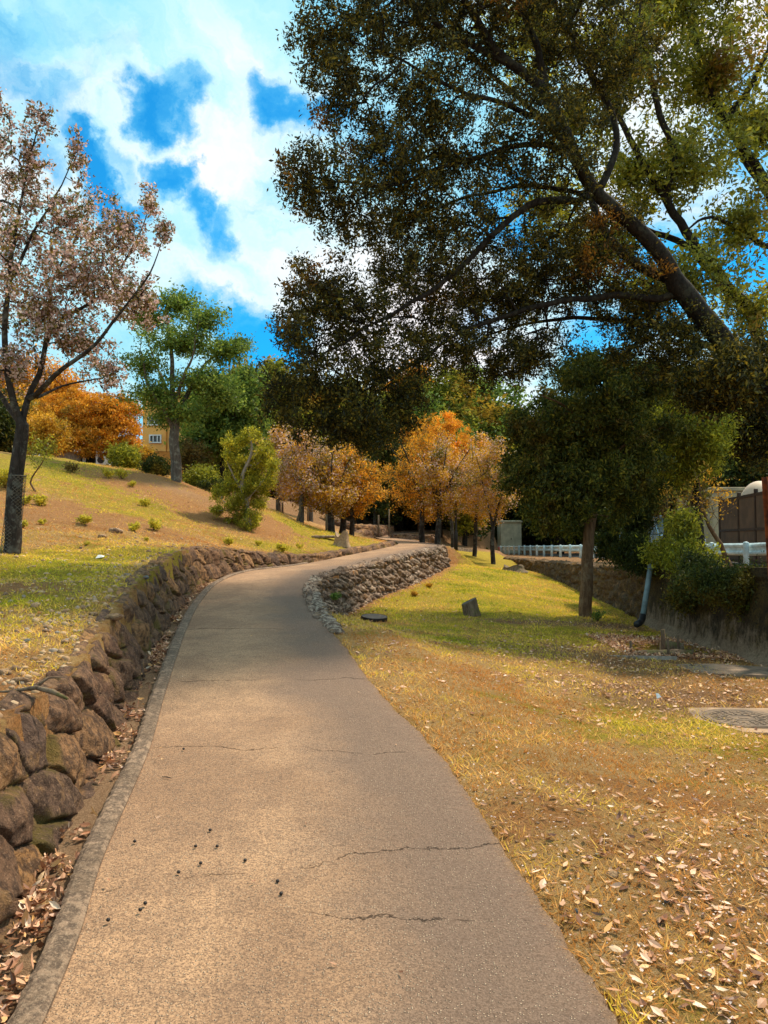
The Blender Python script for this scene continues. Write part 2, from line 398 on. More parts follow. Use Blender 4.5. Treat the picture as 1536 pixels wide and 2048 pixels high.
def H(x, y, raw=False):
    x = np.asarray(x, float); y = np.asarray(y, float)
    u, idx = near_path(x, y); hw = pinterp(HWD, idx)
    zl = pinterp(PL[:, 2], idx); zr = pinterp(PR[:, 2], idx)
    zp = zr + (zl - zr) * np.clip((u + hw) / (2 * hw), 0, 1)
    d = np.abs(u)
    bump = fbm(x * .9, y * .9, 0, 4) * .16 + fbm(x * 5, y * 5, 3, 3) * .035
    far = sstep(30, 60, y)
    hl = HL(x, y) + bump * sstep(0.0, 1.5, d - hw) * 1.5
    hr = HR(x, y) + bump * .5 * sstep(0.1, .8, d - hw)
    # left side
    foot = wall_left_foot(idx)
    left_w = np.where(d < foot + .17, zp - .05, hl - .02)
    left_n = zp - .02 + (hl - zp) * sstep(.0, 1.6, d - hw)
    zL = np.where(idx < WL1, left_w, left_n)
    # right side
    right_n = zp - .012 + (hr - zp) * sstep(.0, 1.3, d - hw)
    right_w = np.where(d < hw + .07, zp - .05, np.minimum(hr, zp - .05))
    zR = np.where((idx > WR0) & (idx < WR1), right_w, right_n)
    # the pit with the logs
    pit = sstep(0, .25, np.minimum(np.minimum(x - 3.35, 4.75 - x), np.minimum(y - 10.35, 11.5 - y)))
    zR = zR - .16 * pit
    z = np.where(u > 0, zL, zR)
    z = np.where(d < hw, zp - .05, z)
    lot = (x > xw(y) + .2) & (y < 64) & (u < 0)
    z = np.where(lot, zlot(y) + fbm(x * 2, y * 2, 9, 3) * .08 * (x < 8.8), z)
    # distant ground behind the wood rises gently
    z = z + np.clip(y - 60, 0, 200) * .08
    return z


def gz(x, y): return float(H(np.array([x]), np.array([y]))[0])


def G(px, py, y0=2.0, y1=90.0):
    """where the sight line of a photo pixel meets the ground"""
    ys = y0 * (y1 / y0) ** np.linspace(0, 1, 500)
    a = (px - 768) / F; b = (1024 - py) / F; cp, sp = math.cos(PITCH), math.sin(PITCH)
    t = ys / (cp - b * sp); xs = a * t; zs = CZ + t * (sp + b * cp)
    h = H(xs, ys); k = np.nonzero(zs < h)[0]
    k = k[0] if len(k) else len(ys) - 1
    return np.array([xs[k], ys[k], h[k]])


# ------------------------------------------------------------------ ground
def axis(parts):
    out = []
    for a, b, st in parts: out += list(np.arange(a, b, st))
    return np.array(out)


gx = axis([(-400, -60, 40), (-60, -16, 3), (-16, -5, .3), (-5, -3, .12), (-3, 1.5, .06), (1.5, 5.8, .1), (5.8, 12, .35), (12, 60, 4), (60, 401, 40)])
gy = axis([(-60, -4, 4), (-4, 1, .5), (1, 9, .06), (9, 16, .09), (16, 30, .16), (30, 50, .4), (50, 100, 2.5), (100, 600, 40)])
GX, GY = np.meshgrid(gx, gy); nx, ny = len(gx), len(gy)
xs, ys = GX.ravel(), GY.ravel(); zs = H(xs, ys)
u_, i_ = near_path(xs, ys); hw_ = pinterp(HWD, i_)
green = np.zeros(len(xs)); soil = np.zeros(len(xs)); lit = np.zeros(len(xs))
def blobm(cx, cy, rx, ry, w=1.0): return w * np.exp(-(((xs - cx) / rx) ** 2 + ((ys - cy) / ry) ** 2))
rightside = (u_ < 0)
green += rightside * (sstep(9, 16, ys) * .95 + blobm(2.3, 6.2, 1.0, 1.3, .65) + blobm(.6, 10.2, 1.3, 1.3, .7) + blobm(3.0, 12, 1.4, 1.5, .5) + blobm(3, 3.4, .4, .4, .7))
lit += rightside * (blobm(3.2, 10.0, 2.4, 1.9, .9) + blobm(2.9, 7.3, 1.6, 1.0, .9) + blobm(1.6, 3, 1.2, 1, .6) + blobm(2.3, 13.8, 1.6, .5, .8) + blobm(4.1, 14, 1, .9, .9))
soil += rightside * (blobm(.9, 3.6, .6, .5, .7) + blobm(2.4, 4.2, .8, .3, .8) + blobm(1.3, 4.4, .4, .3, .6))
soil += rightside * np.where((i_ > WR0), 1, 0) * np.exp(-np.clip(np.abs(u_) - hw_ - .2, 0, 9) / .35) * 1.1
lft = (u_ > 0)
for (px, py, Y, r, w) in [(70, 1130, 9.4, 1.3, .9), (200, 1180, 8.2, .9, .8), (60, 1230, 6.4, .7, .7), (40, 925, 20.5, 3, 1), (250, 940, 20, 1.6, .8), (300, 1000, 17, 1.5, .7), (380, 1120, 11.5, 1.2, .8), (180, 1010, 15, 1.1, .6), (570, 1090, 17.5, 1.2, .8), (640, 1088, 21, 1.3, .9), (560, 1040, 22, 1.2, .8), (700, 1085, 24, 1.5, .8)]:
    c = P(px, py, Y); green += lft * blobm(c[0], c[1], r, r * 1.3, w)
for (px, py, Y, r, w) in [(90, 980, 15.5, .9, 1), (130, 1000, 14, 1.0, 1), (390, 985, 21, 1.5, 1.3), (340, 965, 22.3, 1.3, 1), (460, 1045, 19.5, 1.4, .9), (240, 950, 21, 1.2, .7), (300, 1040, 15, 1, .6), (540, 1030, 21, .9, .7), (60, 1190, 7, .5, .8), (60, 1370, 3.9, .5, .8)]:
    c = P(px, py, Y); soil += lft * blobm(c[0], c[1], r, r, w)
soil += lft * .25 * sstep(11, 14, ys); soil += lft * (i_ < 112) * np.exp(-np.clip(np.abs(u_) - wall_left_foot(i_) - .2, 0, 9) / .45) * .42
gut = lft * (i_ < 112) * (np.abs(u_) < wall_left_foot(i_) + .1)
soil = np.where(gut, 3, soil); green = np.where(gut, 0, green)
woods = np.where(rightside & (xs > 0) & (xs < 9), sstep(36, 44, ys), sstep(26, 34, ys))
lit += woods * 1.2; green *= (1 - woods * .8)
lot_ = (xs > xw(ys) + .1) & (u_ < 0)
lit = np.where(lot_, 1.3, lit); green = np.where(lot_, 0, green)
m, n = material('ground_cover'); t = n('TexCoord').outputs['Object']
att = n('Attribute', dict(attribute_name='cover')).outputs['Color']
sp = n('SeparateColor', Color=att); gA, sA, lA = sp.outputs[0], sp.outputs[1], sp.outputs[2]
n1 = n.noise(t, 2.3, 9, .72, .2); n2 = n.noise(t, 11, 8, .75); n3 = n.noise(t, 70, 6, .75); n4 = n.noise(t, 230, 3, .7)
dry = n.mix(n.rng(n2, .38, .62), (.56, .28, .075), (.72, .43, .16))
dry = n.mix(n.rng(n3, .48, .60), dry, (.76, .52, .26)); dry = n.mix(n.rng(n4, .48, .60, 0, .45), dry, (.27, .13, .04))
grs = n.mix(n.rng(n2, .35, .65), (.48, .36, .035), (.72, .53, .06))
grs = n.mix(n.rng(n3, .46, .60, 0, .75), grs, (.15, .15, .018)); grs = n.mix(n.rng(n.noise(t, 26, 6, .75), .52, .62, 0, .6), grs, (.42, .22, .05))
gm = n.rng(n.math('ADD', n.math('ADD', gA, n.math('MULTIPLY', n.math('SUBTRACT', n1, .5), 3.6)), n.math('MULTIPLY', n.math('SUBTRACT', n3, .5), 1.6)), .20, .58)
c = n.mix(gm, dry, grs)
soilc = n.mix(n.rng(n2, .35, .65), (.60, .26, .085), (.74, .39, .17)); soilc = n.mix(n.rng(n3, .46, .60, 0, .7), soilc, (.22, .10, .04)); soilc = n.mix(n.rng(n.noise(t, 22, 7, .75), .52, .60, 0, .6), soilc, (.26, .15, .05))
sm = n.rng(n.math('ADD', n.math('ADD', sA, n.math('MULTIPLY', n.math('SUBTRACT', n1, .5), 3.0)), n.math('MULTIPLY', n.math('SUBTRACT', n3, .5), 1.4)), .34, .66)
c = n.mix(sm, c, soilc); c = n.mix(n.rng(sA, 1.5, 2.5), c, n.mix(n.rng(n3, .42, .6), (.62, .40, .24), (.42, .25, .14)))
litc = n.mix(n.rng(n3, .40, .62), (.24, .12, .055), (.50, .28, .15)); litc = n.mix(n.rng(n4, .5, .7), litc, (.26, .20, .07))
lm = n.rng(n.math('ADD', n.math('ADD', lA, n.math('MULTIPLY', n.math('SUBTRACT', n1, .5), 1.2)), n.math('MULTIPLY', n.math('SUBTRACT', n3, .5), 1.4)), .45, .85)
c = n.mix(lm, c, litc)
c = n.mix(n.rng(n4, .35, .65, .0, .35), c, (.16, .085, .03))
hgt = n.math('ADD', n.math('MULTIPLY', n3, .7), n.math('ADD', n.math('MULTIPLY', n4, .5), n.math('MULTIPLY', n2, .6)))
M['ground'] = finish(m, n, c, .95, hgt, 1.0, .06, 0, .1)
q = np.arange((nx - 1) * (ny - 1)); r, cI = q // (nx - 1), q % (nx - 1); b0 = r * nx + cI
GQ = np.stack([b0, b0 + 1, b0 + nx + 1, b0 + nx], 1)
ground = mk('ground', np.stack([xs, ys, zs], 1), GQ, M['ground'], smooth=True, vattr={'cover': np.stack([np.clip(green, 0, 3), np.clip(soil, 0, 3), np.where(gut, -1, np.clip(lit, 0, 3))], 1)})
tag(ground, kind='structure')

# ------------------------------------------------------------------ path sheet, kerb
m, n = material('path_surface'); t = n('TexCoord').outputs['Object']
ua = n('Attribute', dict(attribute_name='across')).outputs['Fac']
n1 = n.noise(t, 1.1, 6, .6, .3); n2 = n.noise(t, 6, 7, .65); n3 = n.noise(t, 60, 5, .75); n4 = n.noise(t, 24, 6, .75)
c = n.mix(n.rng(n1, .35, .65), (.40, .235, .135), (.61, .365, .205))
c = n.mix(n.rng(n2, .42, .62, 0, .32), c, (.24, .15, .10))
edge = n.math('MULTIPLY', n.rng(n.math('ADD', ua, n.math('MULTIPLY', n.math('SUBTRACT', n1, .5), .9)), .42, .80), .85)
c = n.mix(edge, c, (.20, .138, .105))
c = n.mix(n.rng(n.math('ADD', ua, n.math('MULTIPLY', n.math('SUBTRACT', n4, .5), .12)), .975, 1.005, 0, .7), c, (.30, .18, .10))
vo = n('TexVoronoi', Vector=t, Scale=95.0); vc = n('SeparateColor', Color=vo.outputs['Color']).outputs[0]
spk = n.math('MULTIPLY', n.rng(vo.outputs['Distance'], .42, .2), n.rng(vc, .55, .75))
c = n.mix(n.rng(n.noise(t, 130, 3, .8), .46, .58, 0, .6), c, (.10, .062, .042)); c = n.mix(n.math('MULTIPLY', spk, .62), c, (.68, .50, .35))
dsp = n.math('MULTIPLY', n.rng(vo.outputs['Distance'], .42, .2), n.rng(vc, .30, .12))
c = n.mix(n.math('MULTIPLY', dsp, .7), c, (.12, .075, .05))
c = n.mix(n.rng(n3, .48, .60, 0, .5), c, (.14, .09, .062))
# hair cracks across the path
xyz = n('SeparateXYZ', Vector=t); cn = n.noise(t, 2.2, 10, .68); cm = n.noise(t, 1.7, 4, .6); cr = None
for (cy, sl, wd, th) in [(4.55, .06, .005, .42), (3.28, -.25, .005, .44), (2.83, .10, .004, .50), (6.3, -.10, .007, .47), (8.4, .05, .008, .5)]:
    dd = n.math('ABSOLUTE', n.math('SUBTRACT', n.math('ADD', n.math('ADD', xyz.outputs[1], n.math('MULTIPLY', xyz.outputs[0], sl)), n.math('MULTIPLY', n.math('SUBTRACT', cn, .5), .34)), cy))
    q1 = n.math('MULTIPLY', n.rng(dd, wd, wd * .2), n.rng(cm, th, th + .08)); cr = q1 if cr is None else n.math('MAXIMUM', cr, q1)
c = n.mix(n.math('MULTIPLY', cr, .6), c, (.06, .035, .022))
hh = n.math('ADD', n.math('MULTIPLY', n3, .5), n.math('SUBTRACT', n.math('MULTIPLY', spk, .35), n.math('MULTIPLY', cr, 1.5)))
M['path'] = finish(m, n, c, .9, hh, 1.0, .02, 0, .15)
K = 12; V = []; A = []
fi = np.concatenate([np.linspace(0, 80, 900, endpoint=False), np.linspace(80, len(PC) - 1, 300)])
for i in fi:
    l = np.array([pinterp(PL[:, k], i) for k in range(3)]); rr = np.array([pinterp(PR[:, k], i) for k in range(3)])
    wob = .012 * (vnoise(np.array([i * .7]), np.array([0.]))[0] - .5) + .02 * fbm(np.array([i * 9.]), np.array([5.]), 0, 4)[0]
    for k in range(K + 1):
        f = k / K; p = l + (rr - l) * (f + (wob if k == K else 0)); p = p + np.array([0, 0, .012 * math.sin(math.pi * f)]); V.append(p); A.append(f)
    e = l + (rr - l) * (1 + wob + .012); V.append(e - np.array([0, 0, .05])); A.append(1.0)
W = K + 2
V = np.array(V); Q = np.array([(i * W + k, i * W + k + 1, (i + 1) * W + k + 1, (i + 1) * W + k) for i in range(len(fi) - 1) for k in range(K + 1)])[:, ::-1]
pth = mk('path', V, Q.copy(), M['path'], vattr={'across': np.array(A)}); tag(pth, kind='structure')

m, n = material('kerb_concrete'); t = n('TexCoord').outputs['Object']
a = n.noise(t, 22, 7, .7); b = n.noise(t, 3, 5, .6)
c = n.mix(n.rng(a, .44, .58), (.12, .08, .055), (.30, .20, .13)); c = n.mix(n.rng(b, .45, .6, 0, .6), c, (.10, .066, .042)); c = n.mix(n.rng(n.noise(t, 90, 5, .8), .5, .6, 0, .5), c, (.42, .30, .2))
M['kerb'] = finish(m, n, c, .9, a, .9, .02)
V = []; NK = 420
for i in np.linspace(4, 112, NK):
    l = np.array([pinterp(PL[:, k], i) for k in range(3)]); rr = np.array([pinterp(PR[:, k], i) for k in range(3)])
    o = (l - rr); o[2] = 0; o /= np.linalg.norm(o)
    wb = .012 * (vnoise(np.array([i * 5]), np.array([9.]))[0] - .5)
    for (dd, dz) in ((-.004, -.03), (-.004, .012), (.012, .022), (KERB - .02, .024), (KERB + wb, .014), (KERB + .004 + wb, -.09)): V.append(l + o * dd + np.array([0, 0, dz]))
Q = np.array([(i * 6 + k, i * 6 + k + 1, i * 6 + 7 + k, i * 6 + 6 + k) for i in range(NK - 1) for k in range(5)])
tag(mk('kerb', V, Q, M['kerb'], smooth=False), kind='structure')

# parking area behind the guard rail
V = [(x, y, float(zlot(y)) + .03 + .0 * x) for y in np.linspace(2, 64, 60) for x in (9.6, 13, 20, 45)]
Q = np.array([(i * 4 + k, i * 4 + k + 1, i * 4 + 5 + k, i * 4 + 4 + k) for i in range(59) for k in range(3)])
tag(mk('parking_lot', V, Q, M['asphalt_lot']), kind='structure')


# ------------------------------------------------------------------ stone walls
def stonewall(name, foot, zf, zt, side, label, mat, cell=(.3, .25), slant=0.0, batter=.25, T=.24, res=(.03, .025), bulge=.06, seed=0, below=.12, group=None, flat=.0):
    """foot: Nx2 polyline of the wall foot; side +1 = stones face to the right of travel"""
    foot = np.asarray(foot, float); seg = np.linalg.norm(np.diff(foot, axis=0), axis=1); S = np.concatenate([[0], np.cumsum(seg)])
    # finer near the camera
    s = [0.0]
    while s[-1] < S[-1]:
        x_ = np.interp(s[-1], S, foot[:, 0]); y_ = np.interp(s[-1], S, foot[:, 1]); dist = math.hypot(x_, y_)
        s.append(s[-1] + res[0] * np.clip(dist / 4.0, .5, 3.5))
    s = np.array(s[:-1]); fx = np.interp(s, S, foot[:, 0]); fy = np.interp(s, S, foot[:, 1]); z0 = np.interp(s, S, zf) - below; z1 = np.interp(s, S, zt)
    tx = np.gradient(fx, s); ty = np.gradient(fy, s); tl = np.hypot(tx, ty); tx /= tl; ty /= tl
    nxn, nyn = (ty * side, -tx * side)
    Hh = np.maximum(z1 - z0, .03); Hm = Hh.max(); nt_ = max(4, int(Hm / res[1])); ntop = max(3, int(T / res[1])); nb = 3
    q = np.concatenate([np.linspace(-1, 0, nt_, endpoint=False), np.linspace(0, 1, ntop), np.linspace(1.05, 2, nb)])
    S2, Q2 = np.meshgrid(s, q, indexing='ij')
    Hc = Hh[:, None]
    face = Q2 <= 0; top = (Q2 > 0) & (Q2 <= 1); back = Q2 > 1
    tq = np.where(face, Q2 * Hc, np.where(top, Q2 * T, T + (Q2 - 1) * .25))      # arc length, 0 at the top edge
    inw = np.where(face, (Q2 + 1) * Hc * batter, np.where(top, Hc * batter + Q2 * T, Hc * batter + T))
    z = np.where(face, z0[:, None] + (Q2 + 1) * Hc, np.where(top, z1[:, None] - 0 * Q2, z1[:, None] - (Q2 - 1) * .3))
    # rounded shoulder
    rg = np.random.RandomState(seed); JX, JY, CR, TX, TY, OF = [rg.rand(256, 64) for _ in range(6)]
    wsn = fbm(S2 * 3, tq * 3, seed, 3) * .35
    a = S2 / cell[0] + slant * tq / cell[1] + wsn; b = tq / cell[1] + fbm(S2 * 1.2, tq * 0 + 5, seed, 2) * 1.0
    row = np.floor(b).astype(int); best = np.full(a.shape, 9.); sec = np.full(a.shape, 9.); ci = np.zeros(a.shape); dx1 = np.zeros(a.shape); dy1 = np.zeros(a.shape); of = np.zeros(a.shape); tlx = np.zeros(a.shape); tly = np.zeros(a.shape)
    for dj in (-1, 0, 1):
        j = row + dj; sh = (j % 2) * .5
        ia = np.floor(a + sh).astype(int)
        for di in (-1, 0, 1):
            i = ia + di; I = (i % 256, j % 64)
            cx = i + .5 - sh + (JX[I] - .5) * .75; cy = j + .5 + (JY[I] - .5) * .6
            ddx, ddy = a - cx, b - cy
            dd = (np.abs(ddx) ** 2.4 + np.abs(ddy) ** 2.4) ** (1 / 2.4)
            w = dd < best
            sec = np.where(w, best, np.minimum(sec, dd)); best = np.where(w, dd, best)
            ci = np.where(w, CR[I], ci); dx1 = np.where(w, ddx, dx1); dy1 = np.where(w, ddy, dy1); of = np.where(w, OF[I], of); tlx = np.where(w, TX[I] - .5, tlx); tly = np.where(w, TY[I] - .5, tly)
    e = sec - best
    prof = 1 - np.exp(-np.clip(e - .012, 0, 1) * 19); prof = prof * (1 + .10 * np.clip(1 - best * 1.3, 0, 1))
    for kk in range(5):
        h1 = (ci * (97.3 + 31 * kk)) % 1; h2 = (ci * (57.7 + 17 * kk)) % 1; an_ = 2 * np.pi * (kk / 5 + .2 * h1); pj = np.cos(an_) * dx1 + np.sin(an_) * dy1
        prof = np.minimum(prof, 1.06 - (.5 + 1.1 * h2) * np.maximum(pj - .10 - .22 * h1, 0))
    disp = bulge * 1.0 * (prof - .62 + (of - .5) * .55 * prof + (tlx * dx1 + tly * dy1) * 1.9 * prof)
    disp += bulge * 1.3 * fbm(S2 * 8, tq * 8, seed + 2, 5) * prof - bulge * 1.1 * np.abs(fbm(S2 * 6 + ci * 9, tq * 3 + S2 * 2, seed + 5, 4))
    nface = np.where(face, 1.0, 0.0); ntopv = np.where(face, 0, 1.0)
    # blend normals near the shoulder
    k = sstep(-.06, .06, tq); no = (1 - k); nu = k
    edge_s = np.minimum(sstep(0, .12, S2), sstep(0, .12, S[-1] - S2)); disp = disp * np.where(back, 0, edge_s)
    off = -inw + disp * no; zz = z + disp * nu * .75 - .02 * np.exp(-(tq / .05) ** 2)
    zz = np.where(back, z - .03, zz)
    X = fx[:, None] + nxn[:, None] * off; Y = fy[:, None] + nyn[:, None] * off
    V = np.stack([X, Y, zz], 2).reshape(-1, 3); nr = len(q); ns = len(s)
    k_ = np.arange((ns - 1) * (nr - 1)); r_, c_ = k_ // (nr - 1), k_ % (nr - 1); b_ = r_ * nr + c_
    Qd = np.stack([b_, b_ + nr, b_ + nr + 1, b_ + 1], 1)
    if side < 0: Qd = Qd[:, ::-1].copy()
    Qd = Qd.tolist() + [tuple(range(nr)), tuple(range((ns - 1) * nr + nr - 1, (ns - 1) * nr - 1, -1))]
    o = mk(name, V, Qd, mat, smooth=True, vattr={'cell': ci.ravel(), 'gap': np.clip(e, 0, 1).ravel()})
    return tag(o, label, 'wall', group)


def off_pts(i0, i1, n_, dfun, left=True):
    out = []; 
    for i in np.linspace(i0, i1, n_):
        l = np.array([pinterp(PL[:, k], i) for k in range(3)]); r_ = np.array([pinterp(PR[:, k], i) for k in range(3)])
        o = (l - r_); o[2] = 0; o /= np.linalg.norm(o); d = dfun(i)
        c = (l + r_) / 2
        out.append((c + o * d if left else c - o * d))
    return np.array(out)


# long wall along the left of the path
fl = off_pts(3, WL1, 160, lambda i: float(wall_left_foot(i)))
zfoot = fl[:, 2] - .02
top_l = HL(fl[:, 0] - .20, fl[:, 1] + .0) - .005
idl = np.linspace(3, WL1, 160)
top_l = np.where(idl > 112, np.minimum(top_l, fl[:, 2] + .13), top_l); top_l = np.maximum(top_l, fl[:, 2] + .07)
k_ = np.ones(7) / 7; top_l = np.convolve(np.pad(top_l, 3, 'edge'), k_, 'valid')
top_l = top_l + np.array([fbm(np.array([i * .6]), np.array([2.]), 0, 2)[0] for i in idl]) * .06
split = 118
stonewall('stone_wall', fl[:split, :2], zfoot[:split], top_l[:split], 1, 'long brown retaining wall of big slanting boulders along the left of the path', M['stone_left'], cell=(.40, .27), slant=.5, batter=.30, T=.10, res=(.012, .012), bulge=.064, seed=11)
stonewall('stone_kerb_wall', fl[split - 1:, :2], zfoot[split - 1:], top_l[split - 1:], 1, 'low single row of brown kerb stones between the far path and the grass bank', M['stone_left'], cell=(.34, .2), slant=.1, batter=.2, T=.2, res=(.03, .03), bulge=.05, seed=12)
# right wall under the curving path
idr = np.linspace(WR0 - 3, WR1, 130)
fr = []
for i in idr:
    hwv = float(pinterp(HWD, i)); zt_ = float(pinterp(PR[:, 2], i))
    p = off_pts(i, i, 1, lambda q: hwv + .12, False)[0]; zg = float(HR(np.array([p[0]]), np.array([p[1]]))[0])
    h = max(zt_ - zg, .03) * float(sstep(WR0 - 3, WR0 + 6, i)) * (1 - float(sstep(WR1 - 5, WR1 + 1, i))) + .02
    p = off_pts(i, i, 1, lambda q: hwv + .10 + h * .30, False)[0]; fr.append((p[0], p[1], zt_ - h, zt_ + .012))
fr = np.array(fr)
stonewall('stone_wall', fr[:, :2], fr[:, 2], fr[:, 3], 1, 'grey rubble retaining wall of tilted stones holding up the path bend on the right', M['stone_right'], cell=(.23, .165), slant=.95, batter=.32, T=.17, res=(.012, .017), bulge=.10, seed=21, below=.06)
# terrace walls further up
def terrace(px_list, hgt, label, seed, mat='stone_left', side=1, cell=(.35, .25), name='stone_wall'):
    pts = [P(*q) for q in px_list]; pts = catmull(np.array(pts), 8)
    zt_ = pts[:, 2]; stonewall(name, pts[:, :2], zt_ - hgt, zt_, side, label, M[mat], cell=cell, slant=.2, batter=.2, T=.3, res=(.03, .04), bulge=.09, seed=seed, below=.3)
terrace([(600, 1036, 34), (650, 1036, 33), (700, 1046, 32), (740, 1050, 33), (766, 1052, 36)], .42, 'low stone terrace wall behind the staked trees on the upper left bank', 31)
terrace([(722, 1068, 31), (738, 1059, 32.5), (765, 1053, 36.5), (790, 1050, 43)], .36, 'short curved stone wall on the inside of the upper path bend', 32)
terrace([(792, 1068, 34), (830, 1069, 34.5), (862, 1071, 33.5), (885, 1074, 34)], .42, 'low stone wall edging the upper path just behind the two orange-leaved trees', 33)
# pale edging stones beside the path where the right wall begins
def rock(c, r, label, seed, mat, group=None, name='rock', flat=.6, cell=None):
    rg = np.random.RandomState(seed); nu, nv = 14, 9; V = []
    sx, sy = rg.uniform(.8, 1.25, 2)
    for j in range(nv):
        th = math.pi * j / (nv - 1)
        for i in range(nu):
            ph = 2 * math.pi * i / nu
            d = np.array([math.sin(th) * math.cos(ph), math.sin(th) * math.sin(ph), math.cos(th)])
            w = 1 + .9 * float(fbm(np.array([d[0] * 1.6 + seed]), np.array([d[1] * 1.6]), d[2] * 1.6 + seed, 3)[0])
            V.append(d * w * np.array([sx, sy, flat]) * r)
    V = np.array(V); Q = [(j * nu + i, j * nu + (i + 1) % nu, (j + 1) * nu + (i + 1) % nu, (j + 1) * nu + i)[::-1] for j in range(nv - 1) for i in range(nu)]
    o = mk(name, V, Q, mat, smooth=True, vattr={'cell': np.full(len(V), rg.rand() if cell is None else cell), 'gap': np.ones(len(V))}, loc=tuple(c)); o.rotation_euler = (rg.uniform(-.2, .2), rg.uniform(-.2, .2), rg.uniform(0, 6.3))
    return tag(o, label, 'rock', group)


M['rock_pale'] = rockmat('rock_pale', [(0, (.38, .30, .23)), (1, (.50, .40, .31))], 0)
M['rock_blue'] = rockmat('rock_blue', [(0, (.16, .20, .22)), (1, (.16, .20, .22))], 0)
k = 0
for i in np.linspace(66.5, 84, 15):
    hwv = float(pinterp(HWD, i)); p = off_pts(i, i, 1, lambda q: hwv + .06, False)[0]
    r = .085 + .03 * random.random()
    rock((p[0], p[1], p[2] - .005), r, 'flat pale edging stone beside the path, %s from the near end of its row' % ['first', 'second', 'third', 'fourth', 'fifth', 'sixth', 'seventh', 'eighth', 'ninth', 'tenth', 'eleventh', 'twelfth', 'thirteenth', 'fourteenth', 'fifteenth'][k], 300 + k, M['rock_pale'], 'pale edging stones beside the path', 'edging_stone', .42); k += 1

# retaining walls under the parking area
yy = np.linspace(14.7, 46, 80)
stonewall('retaining_wall', np.stack([xw(yy), yy], 1), HR(xw(yy) - .1, yy) - .02, zlot(yy) + .02 + fbm(yy, yy * 0, 0, 2) * .1, -1, 'mossy rubble retaining wall below the white guard rail on the right', M['stone_moss'], cell=(.36, .26), slant=.3, batter=.12, T=.35, res=(.03, .04), bulge=.10, seed=41, below=.1)
m, n = material('wall_concrete'); t = n('TexCoord').outputs['Object']; xyz = n('SeparateXYZ', Vector=t)
z_ = xyz.outputs[2]; st = n('Mapping', Vector=t); st.inputs['Scale'].default_value = (2.2, 2.2, 1.1)
a = n.noise(st.outputs[0], 3.5, 8, .72); b = n.noise(t, 30, 6, .7); bb = n.noise(t, 2, 6, .7)
c = n.mix(n.rng(b, .4, .65), (.30, .205, .13), (.20, .13, .08))
mm = n.rng(n.math('ADD', z_, n.math('MULTIPLY', n.math('SUBTRACT', a, .5), 1.6)), .0, .45)
mc = n.mix(n.rng(bb, .42, .6), (.045, .028, .012), (.10, .062, .014)); mc = n.mix(n.rng(b, .5, .62), mc, (.015, .011, .007))
c = n.mix(mm, c, mc)
M['wall_concrete'] = finish(m, n, c, .95, n.math('ADD', a, b), .8, .04)
V = []; ys2 = np.linspace(1.5, 14.75, 140); zz_ = np.linspace(0, 1, 26)
for y in ys2:
    zb = gz(float(xw(y)) - .25, y) - .25; zt_ = float(zlot(y)) + .03
    for f in zz_:
        z = zb + (zt_ - zb) * f
        lip = .05 * (1 if z > zt_ - .12 else 0)
        dn = .03 * fbm(np.array([y * 3]), np.array([z * 3]), 2, 3)[0] + .05 * fbm(np.array([y * .8]), np.array([z]), 5, 2)[0]
        foot_ = .12 * (1 - sstep(0, .2, np.array(z - zb - .2)))
        V.append((float(xw(y)) + .10 * (z - zb) + dn - lip - foot_, y, z))
    V.append((float(xw(y)) + .45, y, zt_ + .005)); V.append((float(xw(y)) + .45, y, zt_ - .4))
W = len(zz_) + 2
Q = [(i * W + k, i * W + k + 1, (i + 1) * W + k + 1, (i + 1) * W + k) for i in range(len(ys2) - 1) for k in range(W - 1)]
Q += [tuple(range(W - 1, -1, -1)), tuple(range((len(ys2) - 1) * W, len(ys2) * W))]
tag(mk('retaining_wall', V, Q, M['wall_concrete'], smooth=False), 'stained brown concrete retaining wall at the right edge behind the drain pipe', 'wall')

